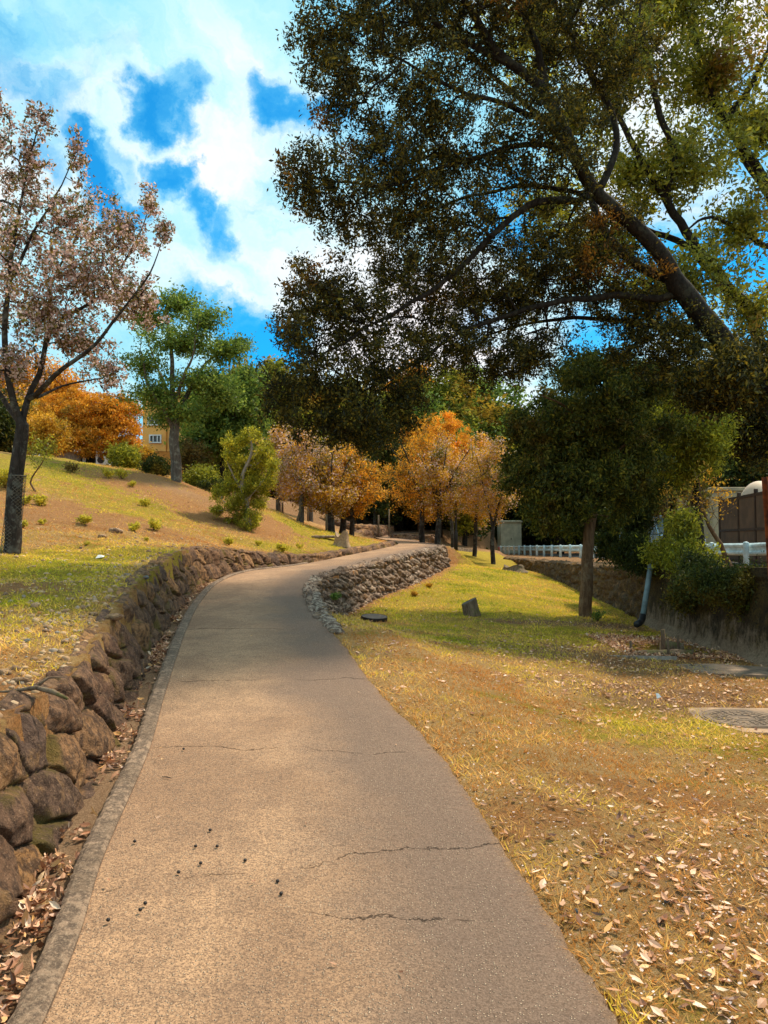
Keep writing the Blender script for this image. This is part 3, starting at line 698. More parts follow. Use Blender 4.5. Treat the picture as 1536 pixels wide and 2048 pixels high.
# ------------------------------------------------------------------ trees
class Tree:
    def __init__(s, seed=0): s.p = np.zeros((60000, 3)); s.par = np.full(60000, -1); s.n = 0; s.fix = np.zeros(60000); s.L = np.zeros(60000); s.rg = np.random.RandomState(seed); s.lock = np.zeros(60000)
    def addn(s, p, par, fix=0.0, lock=0):
        i = s.n; s.p[i] = p; s.par[i] = par; s.fix[i] = fix; s.lock[i] = lock
        s.L[i] = s.L[par] + np.linalg.norm(p - s.p[par]) if par >= 0 else 0; s.n += 1; return i
    def limb(s, pts, r0, r1, step=.12, lock_below=0.0, wob=.03):
        """pts: world polyline; attaches to the nearest existing node"""
        pts = catmull(np.array(pts, float), 8); seg = np.linalg.norm(np.diff(pts, axis=0), axis=1); S = np.concatenate([[0], np.cumsum(seg)])
        m = max(2, int(S[-1] / step)); T = np.linspace(0, S[-1], m); Q = np.stack([np.interp(T, S, pts[:, k]) for k in range(3)], 1)
        ph = s.rg.rand() * 50
        Q[1:] += np.stack([fbm(T[1:] * 1.3 + ph, T[1:] * 0, k * 9, 3) for k in range(3)], 1) * wob * 6
        if s.n: par = int(np.argmin(np.linalg.norm(s.p[:s.n] - Q[0], axis=1))); st = 1
        else: par = s.addn(Q[0], -1, r0, 1); st = 1
        for k in range(st, m):
            f = k / (m - 1); par = s.addn(Q[k], par, r0 + (r1 - r0) * f, 1 if T[k] < lock_below else 0)
        return par
    def grow(s, targets, alpha=.25, step=.14, wob=.05, up=0.0, bend=.35):
        T = np.array(targets); 
        d0 = np.array([np.min(np.linalg.norm(s.p[:s.n] - t, axis=1)) for t in T]); T = T[np.argsort(d0)]
        for t in T:
            if s.n > 59000: break
            d = np.linalg.norm(s.p[:s.n] - t, axis=1) + alpha * s.L[:s.n] + s.lock[:s.n] * 50
            i = int(np.argmin(d)); a = s.p[i]; dist = np.linalg.norm(t - a)
            if dist < .04: continue
            pr = s.par[i]; dr = (a - s.p[pr]) if pr >= 0 else np.array([0, 0, 1.]); dr = dr / (np.linalg.norm(dr) + 1e-9)
            c = a + dr * dist * bend + np.array([0, 0, up * dist]); m = max(1, int(dist / step)); par = i
            for k in range(1, m + 1):
                f = k / m; q = (1 - f) ** 2 * a + 2 * f * (1 - f) * c + f * f * t
                if k < m: q = q + s.rg.normal(0, wob * step, 3)
                par = s.addn(q, par)
    def radii(s, tip=.004, expo=2.3):
        n = s.n; acc = np.zeros(n); kids = np.zeros(n, int)
        for i in range(n - 1, 0, -1):
            if kids[i] == 0: acc[i] = tip ** expo
            acc[s.par[i]] += acc[i]; kids[s.par[i]] += 1
        r = acc ** (1 / expo); r = np.where(s.fix[:n] > 0, s.fix[:n], r); s.r = np.maximum(r, tip); 
        for i in range(1, n): s.r[i] = min(s.r[i], s.r[s.par[i]])
        s.kids = kids; return s.r
    def wood(s, sides_big=9, minr=0.0):
        n = s.n; p = s.p[:n]; par = s.par[:n]; r = s.r
        d = np.zeros((n, 3)); d[1:] = p[1:] - p[par[1:]]; d[0] = d[1]; d /= np.linalg.norm(d, axis=1)[:, None] + 1e-9
        # main child of each node continues the tube
        main = np.full(n, -1)
        order = np.argsort(r[1:]) + 1; main[par[order]] = order
        dn = d.copy(); hm = main >= 0; dn[hm] = d[hm] + d[main[hm]]; dn /= np.linalg.norm(dn, axis=1)[:, None] + 1e-9
        ref = np.array([.37, -.61, .2]); ref /= np.linalg.norm(ref)
        Vs, Qs = [], []; off = 0
        for lo, hi, K in ((.03, 9, sides_big), (.009, .03, 5), (0, .009, 3)):
            idx = np.nonzero((r >= lo) & (r < hi) & (r >= minr) & (np.arange(n) > 0))[0]
            if not len(idx): continue
            pa = par[idx]; ismain = main[pa] == idx
            da = np.where(ismain[:, None], dn[pa], d[idx]); db = dn[idx]
            ra = np.where(ismain, r[pa], np.minimum(r[idx] * 1.25, r[pa])); rb = r[idx]
            an = 2 * np.pi * np.arange(K) / K
            def ring(c, dd, rr):
                u = ref - dd * (dd @ ref)[:, None]; u /= np.linalg.norm(u, axis=1)[:, None] + 1e-9; w = np.cross(dd, u)
                return c[:, None] + (u[:, None] * np.cos(an)[None, :, None] + w[:, None] * np.sin(an)[None, :, None]) * rr[:, None, None]
            A = ring(p[pa], da, ra); B = ring(p[idx], db, rb)
            V = np.concatenate([A, B], 1).reshape(-1, 3); m_ = len(idx); b = np.arange(m_)[:, None] * 2 * K + off; k = np.arange(K)[None]
            Q = np.stack([b + k, b + (k + 1) % K, b + K + (k + 1) % K, b + K + k], 2).reshape(-1, 4)
            Vs.append(V); Qs.append(Q); off += len(V)
        return np.concatenate(Vs), np.concatenate(Qs)
    def twigs(s, rmax):
        i = np.nonzero(s.r < rmax)[0]; return s.p[:s.n][i], s.p[s.par[i]]


def foliage(P0, cnt, spread, size, rg, aspect=.42, up=.5, droop=0.0, flat=1.0, jit=.35):
    """cnt little leaves around the points P0"""
    i = rg.randint(0, len(P0), cnt); c = P0[i] + rg.normal(0, 1, (cnt, 3)) * spread * np.array([1, 1, flat])
    ax = rg.normal(0, 1, (cnt, 3)); ax[:, 2] -= droop; ax /= np.linalg.norm(ax, axis=1)[:, None]
    nn = rg.normal(0, 1, (cnt, 3)); nn[:, 2] += up * 2; w = np.cross(ax, nn); w /= np.linalg.norm(w, axis=1)[:, None] + 1e-9
    nn = np.cross(w, ax); L = size * (1 + jit * rg.normal(0, 1, cnt)).clip(.4, 2)[:, None]; W = L * aspect
    a = c - ax * L * .5; b = c + w * W * .5 + nn * L * .06; e = c + ax * L * .5 - nn * L * .12; f = c - w * W * .5 + nn * L * .06
    V = np.stack([a, b, e, f], 1).reshape(-1, 3); Q = np.arange(cnt * 4).reshape(-1, 4)
    return V, Q, rg.rand(cnt)


def ell(c, r, n, rg, shell=.55):
    d = rg.normal(0, 1, (n, 3)); d /= np.linalg.norm(d, axis=1)[:, None]
    q = (shell + (1 - shell) * rg.rand(n)) ** 1.0
    q = np.where(rg.rand(n) < .3, rg.rand(n) ** .4 * shell, q)
    return np.array(c) + d * q[:, None] * np.array(r)


def pblob(px, py, Y, rx, ry, rd): return (P(px, py, Y), (rx / F * Y, rd, ry / F * Y))


def make_tree(name, base, limbs, blobs, ntar, label, bark, leaf, cnt, spread, size, cat='tree', seed=1, tip=.004, alpha=.25, step=.14, rtw=.012, aspect=.42, up=.4, group=None,
              lock=.0, parts=None, leafparts=None, bend=.35, droop=0, flat=1.0, growup=0, minr=0, wob=.03, shell=.55, expo=2.3, lobe=None, keep=False, sides=9):
    base = np.array(base, float); T = Tree(seed)
    for k, (pts, r0, r1) in enumerate(limbs): T.limb([np.array(q, float) for q in pts], r0, r1, step=step, lock_below=lock if k == 0 else 0, wob=wob)
    tot = sum(b[1][0] * b[1][2] for b in blobs); tg = []
    for b in blobs: tg.append(ell(b[0], b[1], max(3, int(ntar * b[1][0] * b[1][2] / tot)), T.rg, shell))
    T.grow(np.concatenate(tg), alpha, step, up=growup, bend=bend); T.radii(tip, expo)
    root = empty(name, base, label, cat, group)
    V, Q = T.wood(sides, minr); mk('trunk', V - base, Q, bark, root)
    tw, _ = T.twigs(rtw)
    for (pn, mt, cn, sp, sz, asp) in (leafparts or [('crown', leaf, cnt, spread, size, aspect)]):
        V, Q, rr = foliage(tw, cn, sp, sz, T.rg, asp, up, droop, flat); mk(pn, V - base, Q, mt, root, smooth=False, fattr={'rnd': rr})
    root['_'] = 0; del root['_']
    return (root, T) if keep else root


# leaf colours
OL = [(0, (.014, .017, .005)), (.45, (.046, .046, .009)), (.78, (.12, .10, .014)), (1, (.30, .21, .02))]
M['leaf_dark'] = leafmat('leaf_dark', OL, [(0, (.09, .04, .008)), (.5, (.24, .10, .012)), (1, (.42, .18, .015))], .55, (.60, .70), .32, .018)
M['leaf_bright'] = leafmat('leaf_bright', [(0, (.11, .12, .012)), (.5, (.26, .26, .02)), (1, (.46, .40, .035))], [(0, (.25, .12, .012)), (1, (.42, .24, .02))], .5, (.6, .7), .5, .03)
M['leaf_green'] = leafmat('leaf_green', [(0, (.07, .13, .02)), (.5, (.15, .23, .035)), (1, (.30, .36, .06))], None, trans=.45, gloss=.02)
M['leaf_lime'] = leafmat('leaf_lime', [(0, (.09, .11, .012)), (.45, (.26, .27, .02)), (1, (.52, .47, .035))], None, trans=.35, gloss=.02)
M['leaf_yellow'] = leafmat('leaf_yellow', [(0, (.34, .30, .02)), (.5, (.60, .50, .04)), (1, (.88, .76, .08))], None, trans=.5, gloss=.02)
M['leaf_orange'] = leafmat('leaf_orange', [(0, (.36, .15, .012)), (.5, (.66, .29, .02)), (1, (.92, .46, .04))], [(0, (.08, .07, .012)), (1, (.30, .19, .02))], .9, (.54, .68), .35, .02)
M['leaf_orange_hi'] = leafmat('leaf_orange_hi', [(0, (.50, .20, .015)), (.5, (.82, .36, .02)), (1, (.95, .52, .05))], None, trans=.4, gloss=.02)
M['leaf_bronze'] = leafmat('leaf_bronze', [(0, (.10, .065, .02)), (.5, (.20, .125, .03)), (1, (.30, .22, .05))], [(0, (.10, .10, .02)), (1, (.22, .20, .03))], 1.2, (.5, .6), .35, .02)
M['blossom'] = leafmat('blossom', [(0, (.44, .26, .23)), (.5, (.68, .47, .42)), (1, (.88, .74, .68))], None, trans=.4, gloss=.0, var=.25)
M['leaf_ochre'] = leafmat('leaf_ochre', [(0, (.34, .17, .015)), (.5, (.64, .33, .025)), (1, (.86, .52, .05))], [(0, (.16, .14, .02)), (1, (.33, .28, .04))], 1.0, (.5, .6), .4, .02)
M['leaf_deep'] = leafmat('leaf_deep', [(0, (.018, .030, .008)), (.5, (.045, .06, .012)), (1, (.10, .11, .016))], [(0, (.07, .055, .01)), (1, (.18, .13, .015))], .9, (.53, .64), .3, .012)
M['leaf_olive'] = leafmat('leaf_olive', [(0, (.03, .045, .008)), (.5, (.085, .10, .016)), (.85, (.18, .17, .022)), (1, (.32, .26, .03))], [(0, (.07, .05, .01)), (1, (.22, .14, .02))], .9, (.56, .68), .35, .015)
M['leaf_forest'] = leafmat('leaf_forest', [(0, (.08, .10, .015)), (.5, (.17, .19, .022)), (1, (.33, .33, .035))], [(0, (.22, .13, .015)), (1, (.46, .28, .03))], .35, (.50, .60), .4, .01)

A = np.array
# ---- big leaning evergreen whose crown fills the upper right
yb = 12.0
B0 = np.array([7.0, 12.6, zlot(12.6)])
limbs = [([B0, P(1560, 820, 12.4), P(1440, 675, 12), P(1350, 570, 11.9)], .225, .16),
         ([P(1350, 570, 11.9), P(1290, 460, 11.6), P(1195, 385, 11.4), P(1150, 300, 11.2), P(1090, 180, 11), P(1000, 105, 10.8), P(935, 0, 10.6), P(880, -110, 10.4)], .135, .035),
         ([P(1350, 560, 11.9), P(1260, 520, 12.3), P(1200, 440, 12.6), P(1160, 330, 12.8), P(1080, 230, 13), P(960, 130, 13.2), P(860, 20, 13.4)], .085, .02),
         ([P(1180, 400, 11.4), P(1080, 405, 11.2), P(1000, 450, 11), P(920, 540, 10.8), P(800, 620, 10.6), P(680, 680, 10.3), P(600, 730, 10.2)], .06, .012),
         ([P(1340, 600, 12), P(1220, 590, 12), P(1080, 610, 11.8), P(960, 650, 11.5), P(820, 730, 11.2), P(700, 800, 11)], .06, .012),
         ([P(1400, 660, 12), P(1330, 655, 12.6), P(1200, 640, 13), P(1050, 650, 13.2), P(900, 700, 13.3)], .055, .012),
         ([P(1120, 250, 11), P(1010, 200, 10.6), P(900, 170, 10.3), P(780, 110, 10), P(680, 80, 9.9)], .045, .010),
         ([P(1150, 300, 11.2), P(1040, 290, 11), P(900, 330, 10.8), P(800, 370, 10.6), P(680, 365, 10.4), P(600, 350, 10.3)], .045, .010),
         ([P(1180, 395, 11.4), P(1060, 370, 11.9), P(950, 390, 12.3), P(820, 440, 12.6), P(720, 450, 12.8)], .04, .010),
         ([P(1195, 385, 11.4), P(1230, 260, 11.6), P(1170, 120, 11.9), P(1110, 0, 12.1), P(1090, -120, 12)], .06, .02),
         ([P(1090, 180, 11), P(1060, 60, 11.2), P(1000, -80, 11.3)], .06, .03),
         ([P(1020, 120, 10.8), P(900, 60, 10.7), P(800, -20, 10.5), P(700, -60, 10.4)], .05, .015)]
bl = [pblob(*q) for q in [(640, 80, 10, 62, 70, .9), (670, 190, 10.2, 70, 60, .9), (740, 60, 10.4, 80, 90, 1.1), (850, 200, 10.6, 110, 70, 1.2), (620, 360, 10.3, 66, 70, .9), (700, 420, 10.8, 80, 55, 1.1), (800, 400, 11, 110, 90, 1.5),
    (740, 300, 11, 70, 55, 1.1), (900, 330, 11.3, 120, 70, 1.6), (640, 590, 10.4, 85, 62, 1.0), (610, 680, 10.3, 70, 55, .9), (700, 640, 10.8, 90, 70, 1.2), (590, 780, 10.4, 66, 55, .9), (690, 780, 10.9, 85, 70, 1.1), (790, 740, 11.2, 90, 70, 1.3), (730, 850, 11, 70, 40, .9),
    (830, 560, 11.6, 110, 80, 1.5), (880, 680, 12, 90, 65, 1.3), (980, 600, 12.4, 110, 60, 1.4), (1050, 560, 12.8, 100, 70, 1.4), (1000, 730, 12.4, 100, 45, 1.0), (1060, 690, 12.4, 90, 45, 1.0), (940, 460, 11.4, 90, 60, 1.5),
    (1080, 300, 11.0, 120, 90, 1.5), (1190, 130, 11.5, 120, 80, 1.2), (1000, 60, 11, 150, 80, 1.6), (850, 20, 10.8, 130, 70, 1.4), (1150, 480, 12.2, 120, 60, 1.3), (1180, 580, 12.6, 150, 55, 1.3), (1290, 620, 12.6, 90, 50, 1.0),
    (900, -100, 11, 260, 90, 1.8), (1150, -80, 11.5, 200, 90, 1.6), (1340, 690, 12.4, 130, 60, 1.0), (640, 850, 10.9, 60, 36, .7), (800, 820, 11.3, 60, 50, .8), (740, 880, 11.0, 45, 30, .6), (560, 820, 10.4, 40, 36, .6)]]
bl = [(c, (r[0] * 1.15, r[1] * 1.1, r[2] * 1.18)) for c, r in bl]
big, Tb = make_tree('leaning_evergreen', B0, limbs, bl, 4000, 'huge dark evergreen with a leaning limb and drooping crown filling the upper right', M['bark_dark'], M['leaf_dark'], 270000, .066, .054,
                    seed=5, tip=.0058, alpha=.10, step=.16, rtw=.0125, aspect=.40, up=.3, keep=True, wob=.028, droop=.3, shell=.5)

# ---- lighter tree behind it, on the right
B1 = np.array([11.5, 18.0, zlot(18)])
limbs = [([B1, P(1640, 850, 18), P(1540, 740, 18)], .33, .26), ([P(1540, 740, 18), P(1480, 600, 17.5), P(1380, 480, 17), P(1330, 400, 16.8), P(1260, 280, 16.5), P(1180, 150, 16)], .16, .04),
         ([P(1460, 590, 17.5), P(1380, 500, 17.8), P(1250, 430, 18), P(1120, 330, 18.3)], .10, .03),
         ([P(1335, 400, 16.8), P(1345, 300, 16.6), P(1300, 160, 16.2), P(1280, 30, 16), P(1270, -80, 16)], .09, .03),
         ([P(1540, 740, 18), P(1560, 550, 18), P(1540, 380, 17.6), P(1450, 240, 17.2), P(1390, 80, 17), P(1340, -60, 17)], .17, .04),
         ([P(1545, 400, 17.6), P(1480, 300, 18.5), P(1420, 150, 18.8)], .08, .03), ([P(1540, 740, 18), P(1430, 700, 17.5), P(1300, 640, 17), P(1200, 560, 17)], .09, .03),
         ([P(1450, 240, 17.2), P(1530, 120, 17.5), P(1560, 0, 17.8)], .08, .03), ([P(1540, 500, 17.7), P(1440, 440, 17.0), P(1370, 460, 16.5)], .07, .02)]
bl = [pblob(*q) for q in [(1360, 330, 17, 130, 90, 1.8), (1420, 150, 17.2, 150, 120, 2), (1250, 120, 16.5, 120, 110, 1.6), (1260, 350, 17, 100, 80, 1.5), (1480, 450, 17.3, 90, 90, 1.8), (1350, 560, 17, 130, 80, 1.6),
    (1500, 620, 17.3, 70, 80, 1.5), (1200, 500, 17.5, 100, 70, 1.4), (1520, 250, 17.6, 80, 120, 1.8), (1080, 60, 16.5, 130, 100, 1.5), (1350, 0, 17, 200, 80, 2), (1150, 240, 17.5, 90, 70, 1.3), (1100, 420, 18, 90, 60, 1.2), (1450, -60, 17, 200, 60, 2)]]
make_tree('spreading_tree', B1, limbs, bl, 1500, 'tall sparse tree with yellow-green new leaves and open dark limbs at the upper right corner', M['bark_dark'], M['leaf_bright'], 62000, .13, .115, seed=9, tip=.006, alpha=.1, step=.22, rtw=.016, aspect=.42, up=.2, wob=.04, shell=.3)

# ---- cherry on the left bank
b = G(22, 1108); Yc = b[1]
def c_(px, py, dy=0): return P(px, py, Yc + dy)
limbs = [([b - A([0, 0, .1]), c_(30, 1010), c_(36, 930), c_(42, 850)], .112, .085), ([c_(42, 850), c_(60, 790, .1), c_(80, 740, .2), c_(110, 650, .3), c_(200, 590, .4), c_(270, 490, .5), c_(300, 400, .5)], .045, .005),
         ([c_(42, 850), c_(22, 780, -.1), c_(10, 680, -.2), c_(20, 540, -.3), c_(35, 420, -.3), c_(70, 280, -.3), c_(100, 220, -.3)], .05, .005), ([c_(60, 800, .1), c_(120, 740, -.3), c_(200, 680, -.5), c_(290, 560, -.6), c_(325, 470, -.7)], .04, .005),
         ([c_(42, 850), c_(-20, 760, .3), c_(-90, 640, .5), c_(-120, 500, .6)], .04, .01), ([c_(20, 560, -.3), c_(90, 430, 0), c_(140, 330, .1), c_(155, 280, .1)], .025, .004), ([c_(85, 730, .2), c_(110, 560, .9), c_(170, 440, 1.1), c_(200, 380, 1.1)], .035, .005),
         ([c_(60, 800), c_(130, 770, .6), c_(210, 755, .8), c_(245, 735, .9)], .025, .004)]
bl = [pblob(*q[:2], Yc + q[2], *q[3:]) for q in [(60, 330, -.2, 45, 90, .5), (85, 240, -.3, 25, 40, .25), (155, 320, .1, 20, 60, .2), (150, 440, .1, 80, 70, .9), (30, 480, -.1, 80, 110, 1.2), (250, 470, .3, 60, 70, .7), (300, 400, .4, 18, 55, .2), (330, 470, -.6, 18, 50, .2), (180, 560, .2, 120, 90, 1.3),
    (270, 600, -.3, 70, 60, .7), (80, 620, 0, 100, 80, 1.3), (-60, 520, .4, 90, 140, 1.2), (150, 690, .3, 90, 55, 1.0), (20, 730, 0, 70, 60, .9), (210, 740, .8, 50, 40, .5), (0, 230, -.3, 20, 60, .3), (-80, 350, 0, 90, 120, 1.)]]
cherry, Tc = make_tree('cherry_tree', b, limbs, bl, 1500, 'blossoming cherry tree on the left bank with wire netting round its trunk', M['bark_cherry'], None, 0, 0, 0, seed=12, tip=.004, alpha=.08, step=.12, rtw=.007,
                       leafparts=[('crown', M['leaf_bronze'], 20000, .045, .052, .45), ('blossom', M['blossom'], 25000, .042, .036, .85)], up=.2, keep=True, bend=.5, growup=.10, wob=.012, shell=.35, expo=2.5)
# netting round the cherry trunk
w = MB(); R_ = .118; hN = 1.02; nd = 12
ctr = lambda z: (P(22 + (36 - 22) * min(z / hN, 1), 1108, Yc)[0] - b[0] - .02)
for sgn in (1, -1):
    for k in range(nd):
        pts = []
        for j in range(25):
            z = hN * j / 24; an = sgn * z * 11 + 2 * math.pi * k / nd; rr = R_ * (1.0 - .12 * z); pts.append((ctr(z) + rr * math.cos(an), rr * math.sin(an), z + .0))
        w.tube(pts, .0028, 3, False)
w.tube([(ctr(hN) + R_ * .88 * math.cos(t_), R_ * .88 * math.sin(t_), hN) for t_ in np.linspace(0, 6.283, 25)], .006, 5)
w.build('wire_guard', M['wire'], cherry)
# sapling shoot by the cherry
b2 = G(70, 985); Y2 = b2[1]
make_tree('sapling', b2, [([b2, P(60, 960, Y2), P(85, 925, Y2), P(100, 900, Y2)], .025, .008)], [pblob(80, 900, Y2, 35, 35, .3)], 30, 'thin bent sapling with few leaves growing beside the cherry trunk', M['bark_brown'], M['leaf_lime'], 500, .06, .06, cat='sapling', seed=3, tip=.004, step=.1, rtw=.008)

# ---- round green tree on the crest
b = G(350, 962); b[1] = 23; b = P(350, 962, 23); b[2] = gz(b[0], b[1]); Yt = 23.
def c_(px, py, dy=0): return P(px, py, Yt + dy)
limbs = [([b - A([0, 0, .15]), c_(350, 920), c_(348, 870), c_(350, 845)], .17, .14), ([c_(348, 850), c_(345, 790), c_(340, 700), c_(335, 620), c_(345, 590)], .10, .02), ([c_(350, 845), c_(375, 790, .4), c_(410, 730, .7), c_(450, 700, .9), c_(480, 690, 1)], .09, .015),
         ([c_(348, 860), c_(320, 810, -.4), c_(295, 760, -.6), (c_(280, 700, -.8))], .07, .015), ([c_(345, 790), c_(310, 730, .8), c_(290, 660, 1.1)], .06, .01), ([c_(350, 800), c_(380, 720, -.8), c_(400, 640, -1)], .06, .01)]
bl = [pblob(q[0], q[1], Yt + q[2], *q[3:]) for q in [(350, 610, 0, 55, 32, .9), (300, 640, .3, 45, 28, .8), (410, 640, -.3, 50, 30, .9), (360, 690, 0, 95, 24, 1.6), (290, 730, -.3, 50, 24, 1.0), (450, 700, .6, 55, 28, 1.0), (400, 760, .2, 80, 28, 1.4), (310, 790, -.2, 60, 30, 1.2), (480, 690, .8, 28, 18, .6), (350, 830, .2, 80, 24, 1.2), (440, 790, .6, 50, 28, 1.0)]]
make_tree('crest_tree', b, limbs, bl, 700, 'round-headed light green tree on the left crest in front of the orange building', M['bark_grey'], M['leaf_green'], 30000, .15, .09, seed=22, tip=.005, alpha=.1, step=.2, rtw=.014, aspect=.5, up=.8, flat=.75, shell=.3)
# thinner green tree behind it leaning right
b = P(438, 935, 28); b[2] = gz(b[0], 28.)
make_tree('leaning_tree', b, [([b, P(450, 880, 28), P(470, 830, 28), P(490, 770, 28), P(478, 720, 28), P(462, 680, 28)], .13, .03), ([P(436, 900, 28), P(425, 830, 28.5), P(430, 790, 28.5)], .09, .03)],
          [pblob(*q) for q in [(420, 830, 28.5, 60, 70, 1.6), (470, 790, 28, 50, 50, 1.2), (500, 760, 28, 25, 30, .7), (470, 870, 28.5, 55, 50, 1.2), (400, 890, 28, 50, 40, 1.0), (500, 840, 29, 40, 60, 1)]], 450,
          'slender leaning green tree just behind and right of the round-headed tree', M['bark_dark'], M['leaf_green'], 30000, .2, .13, seed=23, tip=.006, step=.25, rtw=.02, aspect=.5, up=.5, flat=.6)

# ---- yellow-green conifer-like shrub on the slope
b = G(500, 1062); b = P(500, 1062, 19.5); b[2] = gz(b[0], 19.5)
Ys = 19.5
limbs = [([b - A([0, 0, .1]), P(495, 1020, Ys), P(485, 960, Ys), P(500, 900, Ys), P(495, 860, Ys)], .09, .02), ([P(490, 1000, Ys), P(530, 960, Ys - .2), P(550, 930, Ys - .3)], .025, .008), ([P(487, 980, Ys), P(460, 930, Ys), P(450, 900, Ys)], .04, .01), ([P(492, 1020, Ys), P(450, 1020, Ys - .3), P(430, 1020, Ys - .3)], .03, .01)]
bl = [pblob(q[0], q[1], Ys + q[2], q[3] * .8, q[4] * .8, q[5] * .85) for q in [(468, 885, 0, 32, 22, .5), (500, 870, .1, 30, 22, .5), (530, 900, 0, 28, 20, .45), (548, 935, -.2, 18, 26, .4), (515, 925, .3, 36, 26, .5), (535, 965, -.1, 26, 18, .4), (480, 930, .3, 34, 26, .5), (455, 915, 0, 20, 14, .35),
    (450, 1012, -.3, 26, 20, .4), (478, 1005, -.2, 26, 22, .45), (500, 1035, -.2, 30, 24, .5), (470, 1035, -.1, 24, 16, .4), (515, 1005, .1, 24, 20, .4), (432, 1020, -.2, 14, 12, .3), (505, 960, .2, 26, 26, .5), (485, 985, .3, 40, 30, .6), (515, 975, .2, 34, 30, .5), (470, 960, .3, 28, 30, .5), (440, 985, 0, 22, 22, .4), (495, 1050, -.2, 26, 14, .4)]]
make_tree('conifer_shrub', b, limbs, bl, 420, 'bushy yellow-green conifer shrub with bare grey twigs in its middle, low on the slope', M['twig_pale'], M['leaf_lime'], 0, 0, 0, cat='shrub', seed=31, tip=.006, step=.12, rtw=.012, up=.9, shell=.6,
          leafparts=[('crown', M['leaf_lime'], 26000, .05, .055, .35), ('new_growth', M['leaf_yellow'], 14000, .055, .05, .4)])
# small shrubs on the crest around the building
for k, (px, py, Y, rx, ry, lf, lab) in enumerate([(312, 936, 24, 20, 16, 'leaf_deep', 'dark rounded shrub on the crest in front of the orange building'), (400, 960, 24.5, 40, 30, 'leaf_lime', 'olive shrub just right of the round-headed tree trunk'), (425, 990, 24, 34, 30, 'leaf_deep', 'dark green shrub left of the yellow-green conifer shrub'),
        (250, 915, 25, 34, 24, 'leaf_lime', 'yellow-green shrub on the crest left of the orange building'), (286, 912, 26, 20, 14, 'leaf_ochre', 'ochre bush at the foot of the orange building'), (385, 915, 27, 40, 36, 'leaf_bronze', 'bronze leaved bush right behind the round-headed tree trunk'),
        (90, 870, 24, 50, 46, 'leaf_ochre', 'small ochre bush right of the cherry trunk in front of the clipped orange tree')]):
    c = P(px, py, Y); g0 = A([c[0], Y, gz(c[0], Y)])
    make_tree('shrub', g0, [([g0, (g0 + c) / 2, c], .05, .02)], [(c, (rx / F * Y, .6, ry / F * Y))], 120, lab, M['bark_dark'], M[lf], 7000, .10, .08, cat='shrub', seed=50 + k, tip=.006, step=.15, rtw=.02)


def generic(name, base, h, cr, ch, lean, lf, cnt, size, label, seed, bark='bark_grey', tr=.1, nt_=260, group=None, fork=.35, cols=None, spread=.12, up=.3, vase=True, lift=0.0, top=None, shell=.45, nl=5, cat='tree'):
    """a tree built from a trunk height, crown radius cr, crown height ch"""
    base = A(base, float); rg = np.random.RandomState(seed); topz = base[2] + h; cz0 = topz - ch
    fz = base[2] + h * fork
    ln = A([lean[0], lean[1], 0])
    limbs = [([base - A([0, 0, .15]), base + A([0, 0, h * fork * .5]) + ln * .2, A([base[0], base[1], fz]) + ln * .4], tr, tr * .75)]
    for k in range(nl):
        an = 2 * math.pi * k / nl + rg.rand(); e = A([math.cos(an) * cr * .6, math.sin(an) * cr * .6, 0])
        s_ = A([base[0], base[1], fz]) + ln * .4
        limbs.append(([s_, s_ + e * .35 + A([0, 0, (topz - fz) * .35]), s_ + e + ln * .6 + A([0, 0, (topz - fz) * (.7 + .2 * rg.rand())])], tr * .45, tr * .1))
    bl = []
    for k in range(9):
        f = (k + .5) / 9; rad = cr * (math.sin(math.pi * (f ** (.75 if vase else 1.2)) * .93 + .12)) * .75
        an = k * 2.4 + rg.rand(); c = A([base[0] + math.cos(an) * rad * .42, base[1] + math.sin(an) * rad * .42, cz0 + ch * f * .92]) + ln
        bl.append((c, (max(rad, .25 * cr), max(rad, .25 * cr), ch * .17)))
    lp = None
    if cols: lp = [(pn, M[mt], cn, spread, sz, asp) for (pn, mt, cn, sz, asp) in cols]
    return make_tree(name, base, limbs, bl, nt_, label, M[bark], M[lf] if lf else None, cnt, spread, size, cat=cat, seed=seed, tip=.005, alpha=.1, step=max(.18, h * .035), rtw=.016, up=up, group=group, leafparts=lp, growup=.1, shell=shell, wob=.02, sides=7)


# ---- row of young flowering trees: left group then right group
ROW = 'young flowering trees along the path'
spec = [  # px, py(base), Y, top py, crown half px, label, style
    (556, 1022, 27, 850, 60, 'young pale-blossomed tree furthest left, beside the conifer shrub', 'p'), (601, 1056, 25, 845, 62, 'young greyish pink tree, second trunk from the left, with a leaning stake', 'p'), (621, 1034, 31, 870, 50, 'thin young blossom tree seen behind the gap between the staked trunks', 'p'),
    (662, 1068, 25, 890, 66, 'young ochre tree with a thick dark trunk just left of the split stump', 'o'), (684, 1066, 26.5, 880, 55, 'grey-trunked young tree in the middle of the trio by the split stump', 'o'), (702, 1068, 26, 895, 62, 'orange-tinged young tree, rightmost of the trio by the split stump', 'r'),
    (748, 1042, 38, 800, 50, 'dark green tree behind the upper bend between the two flowering groups', 'g'),
    (845, 1086, 30.5, 850, 72, 'orange-topped tree, left one of the pair beside the path bend', 'r'), (874, 1089, 29.5, 868, 66, 'bronze and pinkish tree, right one of the pair beside the path bend', 'p2'),
    (948, 1108, 32, 880, 60, 'young pink-blossomed tree just right of the lamp post', 'p2'), (986, 1120, 29.5, 885, 66, 'young green-skirted blossom tree nearest the white guard rail', 'p2'), (905, 1092, 37, 832, 90, 'larger tree with a bright orange top behind the lamp post', 'r2')]
